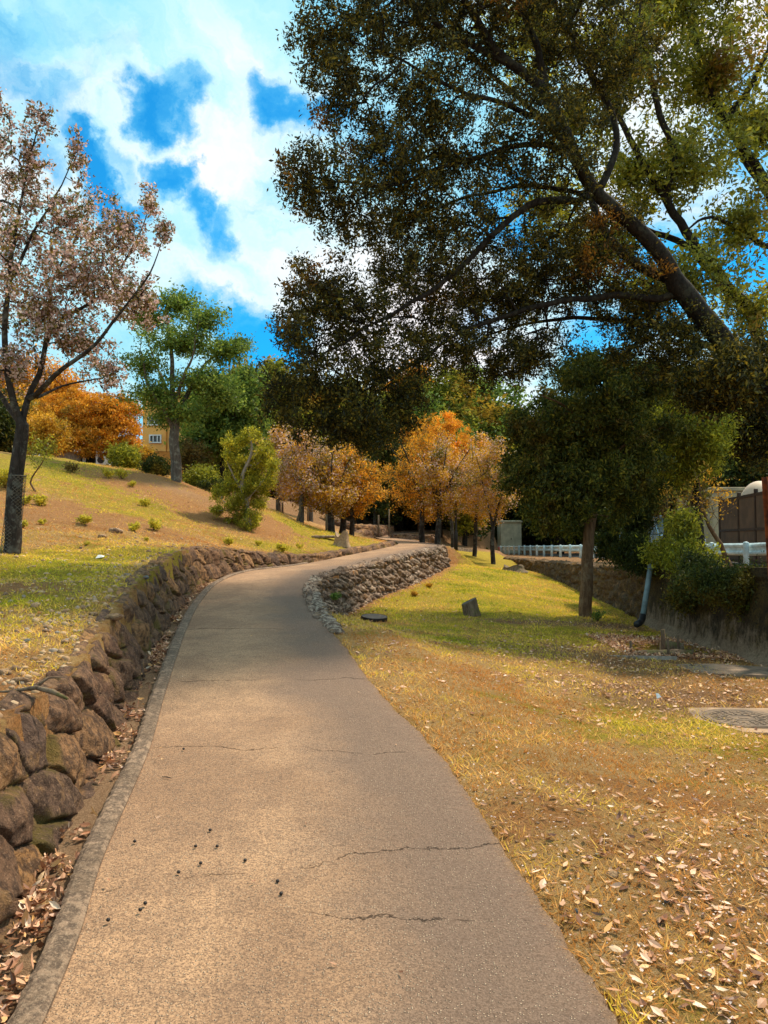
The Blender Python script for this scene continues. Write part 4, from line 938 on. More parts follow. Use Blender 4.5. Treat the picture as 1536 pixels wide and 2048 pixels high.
for k, (px, py, Y, tp, hw_px, lab, sty) in enumerate(spec):
    c = P(px, py, Y); g0 = A([c[0], Y, gz(c[0], Y)]); topz = P(px, tp, Y)[2]; h = topz - g0[2]; cr = hw_px * 1.22 / F * Y
    cols = {'p': [('crown', 'leaf_ochre', 9000, .07, .45), ('blossom', 'blossom', 6000, .05, .85)], 'o': [('crown', 'leaf_ochre', 13000, .07, .45), ('blossom', 'blossom', 3500, .05, .85)], 'r': [('crown', 'leaf_orange_hi', 10000, .07, .5), ('blossom', 'leaf_bronze', 6000, .06, .6)],
            'g': [('crown', 'leaf_deep', 16000, .13, .5)], 'p2': [('crown', 'leaf_ochre', 13000, .07, .45), ('blossom', 'blossom', 4500, .05, .85)], 'r2': [('crown', 'leaf_orange_hi', 26000, .09, .5)]}[sty]
    if sty == 'r': cols[1] = ('inner_leaves', 'leaf_bronze', 6000, .06, .6)
    cr *= random.uniform(.88, 1.22)
    generic('young_tree', g0, h * random.uniform(.94, 1.08), cr, h * random.uniform(.62, .78) if sty != 'g' else h * .8, (random.uniform(-.28, .28), 0), None, 0, 0, lab, 100 + k, bark='bark_cherry' if sty[0] != 'p' or k > 5 else 'bark_grey', tr=.13 if k in (3, 4, 7, 8) else .10, nt_=330, cols=cols, spread=.10, fork=random.uniform(.24, .36), nl=random.choice((4, 5, 7)), shell=random.choice((.3, .5, .65)), group=ROW)
# stakes
for k, (px, py, Y, tp, lab) in enumerate([(565, 1026, 26, 1000, 'grey stake left of the leftmost young tree'), (592, 1052, 24.4, 1003, 'leaning wooden stake beside the second young tree'), (616, 1033, 30, 1005, 'thin stake between the second and third young trees'), (653, 1066, 24.6, 1028, 'short stake left of the thick dark trunk'), (778, 1052, 37, 1018, 'pale wooden post behind the upper path bend'), (757, 1056, 34, 1030, 'short post on the terrace at the upper bend')]):
    c = P(px, py, Y); z0 = gz(c[0], Y); top = P(px + (8 if k == 1 else 0), tp, Y)
    tag(MB().tube([(0, 0, -.1), (top[0] - c[0], 0, (top[2] - z0) * .5), (top[0] - c[0], 0, top[2] - z0)], [.04, .037, .034], 8).build('tree_stake', M['wood_old'], None, True, (c[0], Y, z0)), lab, 'stake', 'stakes among the young trees')

# ---- clipped orange evergreen behind the crest on the left
c0 = P(180, 900, 31); g0 = A([c0[0], 31, gz(c0[0], 31)])
bl = [pblob(*q) for q in [(150, 840, 31, 70, 40, 1.4), (215, 830, 31, 60, 42, 1.4), (110, 875, 30.5, 50, 34, 1.2), (190, 885, 30.5, 60, 32, 1.3), (238, 860, 31, 40, 38, 1.1), (240, 815, 31.5, 40, 26, 1.1), (160, 800, 32, 40, 22, 1.0), (262, 890, 30.8, 18, 22, .6), (120, 820, 31.6, 40, 30, 1.0)]]
make_tree('evergreen_tree', g0, [([g0, P(180, 880, 31), P(185, 840, 31)], .2, .1), ([P(180, 870, 31), P(240, 850, 31)], .08, .03), ([P(180, 870, 31), P(120, 860, 31)], .08, .03)], bl, 900, 'wide orange-leaved evergreen with cloud-like layers behind the crest on the left', M['bark_dark'], M['leaf_orange'], 60000, .12, .10, seed=61, tip=.008, step=.22, rtw=.03, up=1.0, shell=.7, flat=.6)
for k, (px, py, Y, rx, ry, lf, lab) in enumerate([(60, 800, 36, 120, 90, 'leaf_orange', 'tall orange tree behind the cherry on the left edge'), (-60, 850, 30, 90, 80, 'leaf_deep', 'dark evergreen at the left edge behind the cherry'), (30, 850, 33, 55, 55, 'leaf_ochre', 'ochre tree between the cherry trunk and the wide orange evergreen')]):
    c = P(px, py, Y); g0 = A([c[0], Y, gz(c[0], Y)])
    make_tree('evergreen_tree', g0, [([g0, (g0 + c) / 2, c], .2, .1)], [(c, (rx / F * Y, 1.8, ry / F * Y))], 300, lab, M['bark_dark'], M[lf], 22000, .25, .16, seed=70 + k, tip=.01, step=.35, rtw=.04, up=.7)

# ---- dark drooping tree on the right lawn
b = P(1170, 1229, 15.2); b[2] = gz(b[0], 15.2); Yt = 15.2
def c_(px, py, dy=0): return P(px, py, Yt + dy)
limbs = [([b - A([0, 0, .1]), c_(1172, 1180), c_(1176, 1100), c_(1184, 1030), c_(1190, 950), c_(1192, 880), c_(1200, 800)], .135, .06), ([c_(1188, 990), c_(1140, 930, .4), c_(1080, 900, .6)], .05, .015), ([c_(1190, 960), c_(1240, 900, -.3), c_(1290, 870, -.6)], .05, .015),
         ([c_(1184, 1030), c_(1130, 1000, -.3), c_(1085, 985, -.5)], .035, .012), ([c_(1192, 880), c_(1140, 820, -.4), c_(1080, 790, -.6)], .04, .012), ([c_(1192, 880), c_(1260, 800, .4), c_(1330, 770, .6)], .045, .012)]
bl = [pblob(q[0], q[1], Yt + q[2], *q[3:]) for q in [(1140, 830, 0, 90, 45, 1.1), (1070, 880, 0, 60, 45, .8), (1150, 900, .3, 90, 50, 1.2), (1240, 870, .2, 80, 55, 1.1), (1060, 950, 0, 50, 45, .7), (1120, 970, -.2, 70, 50, .9), (1200, 960, -.3, 80, 45, .9), (1270, 930, 0, 55, 50, .9), (1110, 1030, 0, 45, 38, .6), (1160, 1010, -.3, 50, 28, .6),
    (1230, 800, .2, 90, 45, 1.2), (1300, 760, .4, 90, 45, 1.2), (1170, 760, .2, 80, 35, 1.0), (1260, 1000, .2, 45, 36, .7), (1075, 1000, .1, 40, 40, .5), (1200, 730, .5, 80, 35, 1), (1025, 930, .2, 26, 22, .4), (1090, 1050, .1, 26, 16, .3), (1230, 1035, -.1, 24, 20, .3), (1310, 980, .1, 24, 22, .4), (1040, 840, .1, 30, 22, .4), (1330, 860, 0, 36, 30, .6), (1010, 975, .1, 18, 18, .3), (1150, 1050, -.3, 24, 14, .3)]]
make_tree('lawn_tree', b, limbs, bl, 1300, 'bushy dark olive tree with a straight brown trunk standing on the right lawn', M['bark_brown'], M['leaf_olive'], 105000, .085, .07, seed=41, tip=.004, alpha=.1, step=.15, rtw=.011, up=.4, droop=.6, lock=1.2, shell=.5)

# ---- trees and bushes above the right retaining wall
for k, (nm, px, py, Y, pyb, rx, ry, rd, lf, cn, sz, lab) in enumerate([
        ('evergreen_tree', 1530, 800, 17.5, 1100, 100, 110, 1.6, 'leaf_dark', 60000, .085, 'dense dark evergreen at the right edge above the round tank'),
        ('evergreen_tree', 1490, 725, 11.2, 1100, 110, 60, .8, 'leaf_dark', 30000, .07, 'brownish crown spreading below the leaning limb at the right edge'),
        ('maple_tree', 1392, 890, 16.2, 1100, 85, 100, 1.0, 'leaf_lime', 20000, .07, 'yellow-green maple between the dark lawn tree and the right edge'),
        ('evergreen_tree', 1330, 820, 26, 1090, 140, 110, 2.5, 'leaf_lime', 40000, .13, 'lime green tree behind the maple on the right'),
        ('bush', 1250, 1050, 17.5, 1120, 55, 60, .9, 'leaf_deep', 20000, .07, 'dark bush growing behind the lawn tree trunk in front of the parked car'),
        ('bush', 1360, 1080, 13.2, 1130, 58, 62, .8, 'leaf_lime', 13000, .055, 'fresh green bush above the concrete wall beside the drain pipe'),
        ('bush', 1470, 1178, 10.6, 1150, 85, 40, .3, 'leaf_deep', 15000, .045, 'green weeds hanging over the top of the concrete wall at the right edge'),
        ('bush', 1290, 1110, 14.5, 1130, 60, 40, .5, 'leaf_deep', 14000, .055, 'dark ivy-like bush drooping over the end of the mossy rubble wall'),
        ('bush', 1400, 1165, 11.8, 1150, 45, 50, .4, 'leaf_deep', 12000, .05, 'dark green bush spilling down the concrete wall right of the drain pipe'),
        ('bush', 1340, 980, 19.5, 1110, 60, 70, .9, 'leaf_bronze', 9000, .07, 'thin bronze bush in front of the brown fence panels')]):
    c = P(px, py, Y); g0 = A([max(c[0], float(xw(Y)) + .25) + (2.6 if px > 1470 and nm != 'bush' else 0), Y, 0]); g0[2] = gz(g0[0], Y)
    n_b = 9; rg = np.random.RandomState(k); R3 = A([rx / F * Y, rd, ry / F * Y])
    bl = [(c + rg.uniform(-.75, .75, 3) * R3, R3 * rg.uniform(.25, .5)) for _ in range(n_b)]
    if py > 1140: g0 = A([c[0] + .2, Y, zlot(Y)]); 
    make_tree(nm, g0, [([g0, (g0 + c) / 2, c], .05 if nm == 'bush' else .16, .02 if nm == 'bush' else .05)], bl, 420, lab, M['bark_dark'], M[lf], cn, .09 if nm == 'bush' else .16, sz, cat='bush' if nm == 'bush' else 'tree', seed=200 + k, tip=.005, step=.16, rtw=.013, up=.5, droop=.5, shell=.4)
# bare leaning tree near the guard rail
b = P(1462, 1128, 13.5); b[2] = gz(b[0], 13.5)
make_tree('bare_tree', b, [([b, P(1440, 1080, 13.5), P(1412, 1030, 13.4), P(1400, 960, 13.4)], .05, .012)], [pblob(1400, 990, 13.5, 90, 70, .8)], 90, 'small leaning bare tree with thin twigs and a few leaves by the guard rail', M['bark_brown'], M['leaf_ochre'], 600, .05, .05, seed=77, tip=.003, step=.12, rtw=.006, bend=.6)

ORD = ['first', 'second', 'third', 'fourth', 'fifth', 'sixth', 'seventh', 'eighth', 'ninth', 'tenth', 'eleventh', 'twelfth', 'thirteenth', 'fourteenth', 'fifteenth']
# ---- woods behind: a few prototypes, copied tree by tree
WG = 'trees of the wood behind the path'
protos = []
for k, (lf, bark) in enumerate([('leaf_forest', 'bark_dark'), ('leaf_deep', 'bark_dark'), ('leaf_green', 'bark_grey'), ('leaf_orange', 'bark_brown'), ('leaf_lime', 'bark_dark')]):
    protos.append(generic('forest_tree', (0, 0, 0), 10, 3.3, 8.2, (0, 0), lf, 17000, .24, 'x', 400 + k, bark=bark, tr=.22, nt_=420, fork=.25, spread=.22, up=.5, vase=False, shell=.6, group=WG))
used = set()
fl_ = [(540, 50, 12.0, 0), (600, 56, 11, 3), (480, 46, 9.5, 0), (660, 60, 12, 4), (720, 52, 12, 0), (780, 62, 14, 4), (850, 54, 11.5, 2), (900, 66, 16, 0), (960, 70, 18, 2), (1010, 68, 13, 3), (1060, 66, 15, 0), (1120, 52, 13, 4), (1180, 60, 15.5, 2), (1240, 50, 13, 0), (1310, 58, 16, 4), (1380, 50, 13, 4), (1450, 56, 15, 0), (1530, 50, 13, 0), (1610, 56, 14, 1),
       (570, 41, 7.0, 4), (640, 44, 7.5, 0), (800, 46, 8.5, 0), (770, 42, 7.5, 1), (880, 45, 9, 0), (930, 44, 8, 4), (1020, 72, 14, 0), (1085, 66, 12, 1), (1330, 40, 8, 1), (1420, 38, 8, 0), (1500, 36, 9, 1), (420, 40, 7.0, 2), (350, 52, 8, 0), (1100, 70, 17, 1), (820, 75, 17, 3), (690, 74, 15, 4), (1260, 72, 19, 0), (1180, 44, 8.5, 1), (1250, 43, 8, 1), (720, 43, 8, 1), (990, 72, 15, 3), (840, 44, 8, 3)]
names = ['mid green', 'dark evergreen', 'bright green', 'orange-brown', 'lime green']
for k, (px, Y, h, pr) in enumerate(fl_):
    p_ = protos[pr]
    if pr in used: o = copy_tree(p_)
    else: o = p_; used.add(pr)
    x = P(px, 1080, Y)[0]; o.location = (x, Y, gz(x, Y) - .1); s_ = h / 10 * .80 * (1 + .1 * math.sin(k)); w_ = 1.3
    o.scale = (s_ * w_, s_ * w_, s_); o.rotation_euler = (0, 0, k * 1.7)
    dep = 'near-edge' if Y < 48 else ('middle-rank' if Y < 60 else 'back-rank'); dk = lambda yy_: 0 if yy_ < 48 else (1 if yy_ < 60 else 2)
    rank = sorted(q[0] for q in fl_ if q[3] == pr and dk(q[1]) == dk(Y)).index(px)
    o['label'] = '%s %s tree of the background wood, %s of its kind from the left' % (names[pr], dep, ORD[rank])
# understorey thicket that closes the view under the crowns
rg = np.random.RandomState(5); pts = []
for k in range(1500):
    px = rg.uniform(430, 1400); Y = rg.uniform(47, 53) + (16.5 if px > 955 else 0); x = P(px, 1080, Y)[0]; pts.append((x, Y, gz(x, Y) + rg.rand() ** .8 * (3.6 if px < 955 else 4.6)))
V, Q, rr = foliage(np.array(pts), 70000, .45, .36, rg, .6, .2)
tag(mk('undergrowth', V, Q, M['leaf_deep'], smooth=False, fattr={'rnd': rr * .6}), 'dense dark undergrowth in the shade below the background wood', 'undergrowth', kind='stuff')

# ------------------------------------------------------------------ small vegetation
def grid_at(Z, x, y):
    Z = Z.reshape(ny, nx); i = np.clip(np.searchsorted(gx, x) - 1, 0, nx - 2); j = np.clip(np.searchsorted(gy, y) - 1, 0, ny - 2); return Z[j, i]


def tuft(px, py, r, label, mt='leaf_yellow', cnt=420, size=.03, seed=0, pos=None, name='weed_tuft', group='yellow-green tufts on the bank'):
    g0 = G(px, py) if pos is None else A(pos); rg = np.random.RandomState(seed); s_ = MB(); tips = []
    for k in range(11):
        an = rg.uniform(0, 6.3); e = A([math.cos(an), math.sin(an), 0]) * r * rg.uniform(.3, .9) + A([0, 0, r * rg.uniform(.5, 1.15)])
        s_.tube([(0, 0, -.02), tuple(e * .5 + A([0, 0, .02])), tuple(e)], [.004, .003, .002], 4, False); tips += [e * f for f in (.55, .75, .9, 1.0)]
    root = empty(name, g0, label, 'weed', group); s_.build('stem', M['bark_brown'], root)
    V, Q, rr = foliage(np.array(tips), cnt, r * .17, size, rg, .45, .6); mk('leaves', V, Q, M[mt], root, smooth=False, fattr={'rnd': rr})
    return root


for k, (px, py, rp, mt, lab) in enumerate([(218, 955, 15, 0, 'left of a pair of yellow tufts on the pink soil below the crest'), (244, 958, 15, 0, 'right of a pair of yellow tufts on the pink soil below the crest'), (143, 945, 16, 1, 'low reddish brown tuft right of the cherry just below the crest'), (264, 975, 8, 0, 'small yellow tuft below the pair under the crest'),
        (291, 1012, 11, 0, 'yellow tuft halfway down the bank below the orange building'), (81, 1010, 15, 0, 'yellow-green tuft right of the top of the wire netting'), (47, 1008, 14, 0, 'olive tuft touching the right side of the cherry trunk'), (168, 1050, 14, 0, 'yellow-green tuft alone in the middle of the left bank'),
        (268, 1062, 12, 0, 'left one of two bright tufts in the middle of the bank'), (307, 1060, 15, 0, 'right one of two bright tufts in the middle of the bank'), (46, 1056, 11, 0, 'tuft beside the lower half of the cherry trunk'), (85, 1048, 8, 0, 'small pale tuft between the cherry and the lone bank tuft'), (458, 1090, 11, 0, 'orange-tipped tuft below the conifer shrub'),
        (565, 1118, 13, 0, 'yellow tuft just above the low kerb stones'), (174, 1090, 6, 0, 'tiny tuft on the green patch right of the cherry base'), (293, 1082, 6, 0, 'tiny tuft below the two bright tufts'), (517, 1090, 7, 0, 'tiny tuft right of the orange-tipped tuft'), (263, 1030, 0, 0, ''), (10, 975, 30, 0, 'dark yellow bush at the left edge behind the cherry trunk'), (600, 1095, 7, 0, 'tiny tuft on the grass left of the split stump')]):
    if rp == 0: continue
    g0 = G(px, py + 2); r = rp / F * g0[1] * 1.1
    tuft(px, py, r, lab, 'leaf_bronze' if mt else 'leaf_yellow', 520 if rp < 20 else 2600, min(.05, r * .3), 500 + k, pos=g0)
for k, (px, py, Y, r, lab, mt) in enumerate([(671, 1200, 11.7, .08, 'green fern tuft growing from a joint of the grey rubble wall', 'leaf_green'), (657, 1255, 10.7, .09, 'yellow weed at the near foot of the grey rubble wall', 'leaf_yellow'), (692, 1232, 12.6, .07, 'second yellow weed at the foot of the grey rubble wall', 'leaf_yellow'),
        (830, 1192, 17.0, .10, 'ochre weed at the middle of the grey wall foot', 'leaf_ochre'), (857, 1180, 18.8, .10, 'ochre weed near the far end of the grey wall foot', 'leaf_ochre'), (1195, 1236, 14.4, .16, 'bright green weed at the foot of the lawn tree', 'leaf_green')]):
    c = P(px, py, Y); z = c[2] if k == 0 else gz(c[0], Y); tuft(0, 0, r, lab, mt, 420, .035, 560 + k, pos=(c[0], Y, z), group='weeds on the right of the path')

# grass blades in the foreground and middle ground
def scatter(n_, x0, x1, y0, y1, rg, pw=1.6):
    v = rg.rand(n_); y = (y0 ** (1 - pw) + v * (y1 ** (1 - pw) - y0 ** (1 - pw))) ** (1 / (1 - pw)); return x0 + (x1 - x0) * rg.rand(n_), y


rg = np.random.RandomState(33)
x1, y1 = scatter(560000, -9, 5.4, 1.7, 27, rg, 1.3)
keep = np.abs(x1) < .53 * y1 + .3; x1, y1 = x1[keep], y1[keep]
u1, i1 = near_path(x1, y1); hw1 = pinterp(HWD, i1)
gg = grid_at(np.clip(green, 0, 1), x1, y1); ss = grid_at(np.clip(soil, 0, 1), x1, y1); ll = grid_at(np.clip(lit, 0, 1), x1, y1)
clump = fbm(x1 * 3, y1 * 3, 0, 4)
ok = np.where(u1 > 0, np.abs(u1) > wall_left_foot(i1) + .27, np.abs(u1) > hw1 + np.where(i1 > WR0, .35, .01)) & (x1 < xw(y1) - .02) & (rg.rand(len(x1)) < (1 - ss * .93) * (1 - .55 * ll)) & (clump + rg.rand(len(x1)) * .6 > .12)
x1, y1, gg, clump = x1[ok], y1[ok], gg[ok], clump[ok]; z1 = H(x1, y1); m_ = len(x1)
hb = (.012 + .022 * rg.rand(m_)) * (1 + .04 * y1); wb = (.0016 + .0016 * rg.rand(m_)) * (1 + .13 * y1); an = rg.rand(m_) * 6.283; le = rg.normal(0, .9, (m_, 2)) * hb[:, None]
b0 = np.stack([x1, y1, z1 - .004], 1); sd_ = np.stack([np.cos(an) * wb, np.sin(an) * wb, 0 * wb], 1); tp = b0 + np.stack([le[:, 0], le[:, 1], hb], 1)
V = np.stack([b0 - sd_, b0 + sd_, tp], 1).reshape(-1, 3)
pat = fbm(x1 * 1.1 + 5, y1 * 1.1, 7, 4); rn = np.clip(.12 + .42 * gg + .45 * (rg.rand(m_) - .35) + clump * .9 + pat * 1.3, 0, 1)
M['grass'] = leafmat('grass', [(0, (.60, .25, .06)), (.3, (.86, .50, .17)), (.55, (.88, .62, .07)), (.8, (.62, .52, .04)), (1, (.24, .31, .02))], None, trans=.3, gloss=0, var=.3)
tag(mk('grass', V, np.arange(m_ * 3).reshape(-1, 3), M['grass'], smooth=False, fattr={'rnd': rn}), 'short dry and green grass covering the lawn and the bank', 'grass', kind='stuff')

# fallen leaves
M['leaf_litter'] = leafmat('leaf_litter', [(0, (.14, .065, .035)), (.25, (.34, .15, .075)), (.5, (.55, .29, .16)), (.75, (.68, .42, .27)), (.9, (.72, .38, .11)), (1, (.78, .62, .47))], None, trans=.12, gloss=.03, var=.3)
M['petal'] = leafmat('petal', [(0, (.62, .46, .40)), (1, (.82, .68, .60))], None, trans=.2, gloss=0, var=.2)


def litter(name, x, y, z, L, asp, mt, rg, label, lift=.35, flat_=.22, nseg=3):
    n_ = len(x); an = rg.rand(n_) * 6.283; tl = rg.normal(0, flat_, n_); rl = rg.normal(0, flat_ * 1.6, n_)
    ax = np.stack([np.cos(an) * np.cos(tl), np.sin(an) * np.cos(tl), np.sin(tl)], 1); sd_ = np.stack([-np.sin(an) * np.cos(rl), np.cos(an) * np.cos(rl), np.sin(rl)], 1); up_ = np.cross(ax, sd_)
    c = np.stack([x, y, z], 1); cur = rg.uniform(-.25, .7, n_)[:, None] * L[:, None]; W = (L * asp * rg.uniform(.7, 1.2, n_))[:, None]; Ls = L[:, None]; hi = (np.abs(tl) * L * .5 + np.abs(rl) * L * asp * .5 + .003)[:, None] * A([0, 0, 1])
    c = c + hi
    prof = [(-.5, .0, 1), (-.22, .42, .35), (.15, .5, .12), (.5, .0, 1)]
    pts = [c + ax * Ls * -.5 + up_ * cur * .3, c + ax * Ls * -.15 + sd_ * W * .5 + up_ * cur * .16, c + ax * Ls * .18 + sd_ * W * .42 + up_ * cur * .16, c + ax * Ls * .5 + up_ * cur * .35,
           c + ax * Ls * .18 - sd_ * W * .42 + up_ * cur * .16, c + ax * Ls * -.15 - sd_ * W * .5 + up_ * cur * .16, c + ax * Ls * -.15, c + ax * Ls * .18]
    V = np.stack(pts, 1).reshape(-1, 3); b = np.arange(n_)[:, None] * 8
    Q = np.concatenate([b + A([[0, 6, 1, 1]])[:, :3].repeat(1, 0)], 1)
    T1 = [b + A([t_]) for t_ in ([0, 6, 1], [0, 5, 6], [3, 2, 7], [3, 7, 4], [6, 7, 2], [6, 2, 1], [5, 4, 7], [5, 7, 6])]
    T1 = np.stack(T1, 1).reshape(-1, 3); rr = np.repeat(rg.rand(n_), 8)
    return tag(mk(name, V, T1, mt, smooth=False, fattr={'rnd': rr}), label, 'fallen leaves', kind='stuff')


rg = np.random.RandomState(44)
x1, y1 = scatter(90000, -6, 5.3, 1.7, 20, rg, 1.15); u1, i1 = near_path(x1, y1); hw1 = pinterp(HWD, i1); ll = grid_at(np.clip(lit, 0, 1.3), x1, y1)
clump = fbm(x1 * 2.2, y1 * 2.2, 4, 4)
pr = np.where(u1 < 0, .06 + .75 * ll + clump * 1.0, .05 + clump * .3) + np.where((u1 < 0) & (i1 > WR0), 1.0 * np.exp(-np.clip(np.abs(u1) - hw1 - .3, 0, 9) / .35), 0)
ok = (rg.rand(len(x1)) < pr) & np.where(u1 > 0, np.abs(u1) > wall_left_foot(i1) + .42, np.abs(u1) > hw1 + .03 + np.where(i1 > WR0, .25, 0)) & (x1 < xw(y1) - .02) & (np.abs(x1) < .55 * y1 + .3)
x1, y1 = x1[ok], y1[ok]
litter('fallen_leaves', x1, y1, H(x1, y1) + .006, (.018 + .06 * rg.rand(len(x1)) ** 1.8) * np.interp(y1, [2, 4, 12], [.85, .78, 1.0]), .40, M['leaf_litter'], rg, 'dry brown and pinkish leaves scattered over the lawn')
# petals and pale flecks
x1, y1 = scatter(17000, -5, 5.2, 1.7, 14, rg, 1.5); u1, i1 = near_path(x1, y1); hw1 = pinterp(HWD, i1); clump = fbm(x1 * 3.2, y1 * 3.2, 14, 4)
ok = (clump + rg.rand(len(x1)) * .5 > .25) & np.where(u1 > 0, np.abs(u1) > wall_left_foot(i1) + .4, np.abs(u1) > hw1 - .01) & (x1 < xw(y1) - .02) & (np.abs(x1) < .55 * y1 + .3)
x1, y1 = x1[ok], y1[ok]
o = litter('petals', x1, y1, H(x1, y1) + .016, rg.uniform(.006, .016, len(x1)), .7, M['petal'], rg, 'pale cherry petals sprinkled over the grass')
# drift in the gutter
ii = rg.rand(5200) ** 1.15 * 84 + 6; den = fbm(ii * .55, ii * 0, 1, 3) * 1.4 + .02 + .35 * (ii < 26); ok = rg.rand(len(ii)) < np.clip(den * 3.2, .04, 1); ii = ii[ok]
lp = np.stack([np.interp(ii, np.arange(len(PL)), PL[:, k]) for k in range(3)], 1); rp_ = np.stack([np.interp(ii, np.arange(len(PL)), PR[:, k]) for k in range(3)], 1); od = lp - rp_; od[:, 2] = 0; od /= np.linalg.norm(od, axis=1)[:, None]
gw = wall_left_foot(ii) - pinterp(HWD, ii) - KERB; q_ = lp + od * (KERB + .01 + (gw + .02) * (rg.rand(len(ii)) ** .8))[:, None]
litter('gutter_leaves', q_[:, 0], q_[:, 1], q_[:, 2] - .045 + rg.rand(len(ii)) * .045, rg.uniform(.03, .075, len(ii)) * .85, .42, M['leaf_litter'], rg, 'drift of dry brown and pink leaves in the gutter under the left wall', flat_=.45)
# a few leaves lying on the path
x1, y1 = scatter(420, -2.6, 1.4, 1.8, 14, rg, 1.1); u1, i1 = near_path(x1, y1); hw1 = pinterp(HWD, i1); ok = (np.abs(u1) < hw1) & (rg.rand(len(x1)) < .12 + .9 * (np.abs(u1) / hw1) ** 6); x1, y1 = x1[ok], y1[ok]
litter('stray_leaves', x1, y1, H(x1, y1) + .066, rg.uniform(.012, .03, len(x1)), .4, M['leaf_litter'], rg, 'few stray leaves and bits lying on the path')

m, n = material('pebble'); cc_ = n('Attribute', dict(attribute_name='cell')).outputs['Fac']; t = n('TexCoord').outputs['Object']
M['pebble'] = finish(m, n, n.mix(n.rng(n.noise(t, 90, 4, .7), .4, .65, 0, .5), n.ramp(cc_, [(0, (.20, .12, .07)), (.4, (.42, .26, .14)), (.8, (.56, .36, .19)), (1, (.24, .22, .20))]), (.22, .14, .08)), .9)


# pebbles
def pebbles(x, y, z, r, rg, name, label, lo=.15):
    V0 = A([(0, 0, 1), (.9, 0, .2), (.28, .86, .25), (-.73, .5, .15), (-.7, -.55, .22), (.3, -.85, .18), (.7, .5, -.5), (-.2, .8, -.5), (-.9, 0, -.5), (-.2, -.85, -.5), (.7, -.5, -.5), (.35, .1, .85), (-.4, .3, .8), (-.1, -.5, .8)])
    T0 = A([(0, 11, 12), (0, 12, 13), (0, 13, 11), (11, 1, 2), (11, 2, 12), (12, 2, 3), (12, 3, 4), (12, 4, 13), (13, 4, 5), (13, 5, 11), (11, 5, 1), (1, 6, 2), (2, 6, 7), (2, 7, 3), (3, 7, 8), (3, 8, 4), (4, 8, 9), (4, 9, 5), (5, 9, 10), (5, 10, 1), (1, 10, 6)])
    n_ = len(x); an = rg.rand(n_) * 6.283; ca, sa = np.cos(an), np.sin(an); sx = rg.uniform(.7, 1.4, n_); V = V0[None] * (1 + rg.normal(0, .09, (n_, 14, 1))) * np.stack([sx, 1 / sx, rg.uniform(.4, .75, n_)], 1)[:, None]
    X = V[..., 0] * ca[:, None] - V[..., 1] * sa[:, None]; Y = V[..., 0] * sa[:, None] + V[..., 1] * ca[:, None]
    V = np.stack([X, Y, V[..., 2]], 2) * r[:, None, None] + np.stack([x, y, z], 1)[:, None]
    T = (T0[None] + (np.arange(n_) * 14)[:, None, None]).reshape(-1, 3)
    cell = np.repeat(rg.rand(n_), 14)
    return tag(mk(name, V.reshape(-1, 3), T, M['pebble'], smooth=True, vattr={'cell': cell, 'gap': np.ones(len(cell))}), label, 'pebbles', kind='stuff')


x1, y1 = scatter(17000, -5, 0, 2.4, 15, rg, 1.3); u1, i1 = near_path(x1, y1); f_ = wall_left_foot(i1) + .24; cl_ = fbm(x1 * 2, y1 * 2, 3, 3)
ok = (u1 > f_) & (rg.rand(len(x1)) < np.exp(-(u1 - f_) / .7) * .8 + .3 * (cl_ > .1) * (y1 < 11)); x1, y1 = x1[ok], y1[ok]; r = .007 + .022 * rg.rand(len(x1)) ** 3.0 + .003 * rg.rand(len(x1))
pebbles(x1, y1, H(x1, y1) + r * .2, r * np.interp(y1, [2, 9], [.9, 1.15]), rg, 'pebbles', 'tan pebbles and grit strewn along the top of the left wall')
x1, y1 = scatter(1500, -.5, 4.8, 1.8, 9, rg, 1.4); u1, i1 = near_path(x1, y1); ok = (u1 < -pinterp(HWD, i1) - .03) & (np.abs(x1) < .55 * y1 + .2) & (x1 < 4.6); x1, y1 = x1[ok], y1[ok]; r = .004 + .010 * rg.rand(len(x1)) ** 3
pebbles(x1, y1, H(x1, y1) + r * .3, r, rg, 'lawn_pebbles', 'small pebbles scattered in the dry grass of the right lawn')
for k, (px, py, rp, mt, lab) in enumerate([(230, 1256, 15, 'rock', 'tan rounded stone on the bank nearest the middle of the left wall'), (222, 1232, 13, 'rock', 'flat orange-tan stone just above the rounded one on the bank'), (291, 1181, 7, 'rock_blue', 'small blue-grey stone near the left wall top'), (38, 1362, 16, 'rock', 'brown-orange stone at the left edge above the wall'),
        (8, 1342, 14, 'rock', 'tan stone cut by the left edge of the photo'), (130, 1282, 8, 'rock', 'small dark tan stone in the pebbly strip'), (55, 1283, 9, 'rock_blue', 'flat bluish stone in the pebbly strip at the left'), (187, 1228, 9, 'rock', 'small stone left of the flat orange-tan one'), (95, 1262, 9, 'rock', 'flat stone in the grass above the pebbly strip'),
        (255, 1150, 8, 'rock', 'orange stone lying on the grass above the wall bend'), (232, 1062, 12, 'rock', 'dark flat stone half buried in the middle of the bank'), (205, 1072, 8, 'rock', 'small flat stone below the half buried one'), (14, 893, 14, 'rock', 'big grey stone on the crest at the left edge'), (-6, 890, 16, 'rock', 'grey boulder cut by the left edge on the crest'), (28, 897, 9, 'rock', 'smaller stone right of the crest boulders'),
        (1223, 1750, 13, 'rock', 'tan stone lying on the dry grass near the right path edge'), (1153, 1822, 7, 'rock_blue', 'small blue-grey stone beside the right path edge'), (1333, 1808, 6, 'rock_blue', 'tiny blue-grey stone on the lawn far from the path'), (1322, 1848, 10, 'rock', 'pinkish stone in the dry grass at the lower right'), (1305, 1562, 9, 'rock', 'flat tan stone on the bare patch of the right lawn'), (1432, 1990, 9, 'rock', 'small stone near the bottom right corner')]):
    g0 = G(px, py + rp * .4); r = rp / F * g0[1]; rock((g0[0], g0[1], g0[2] + r * .18), r, lab, 700 + k, M[mt], 'loose stones', flat=.55)
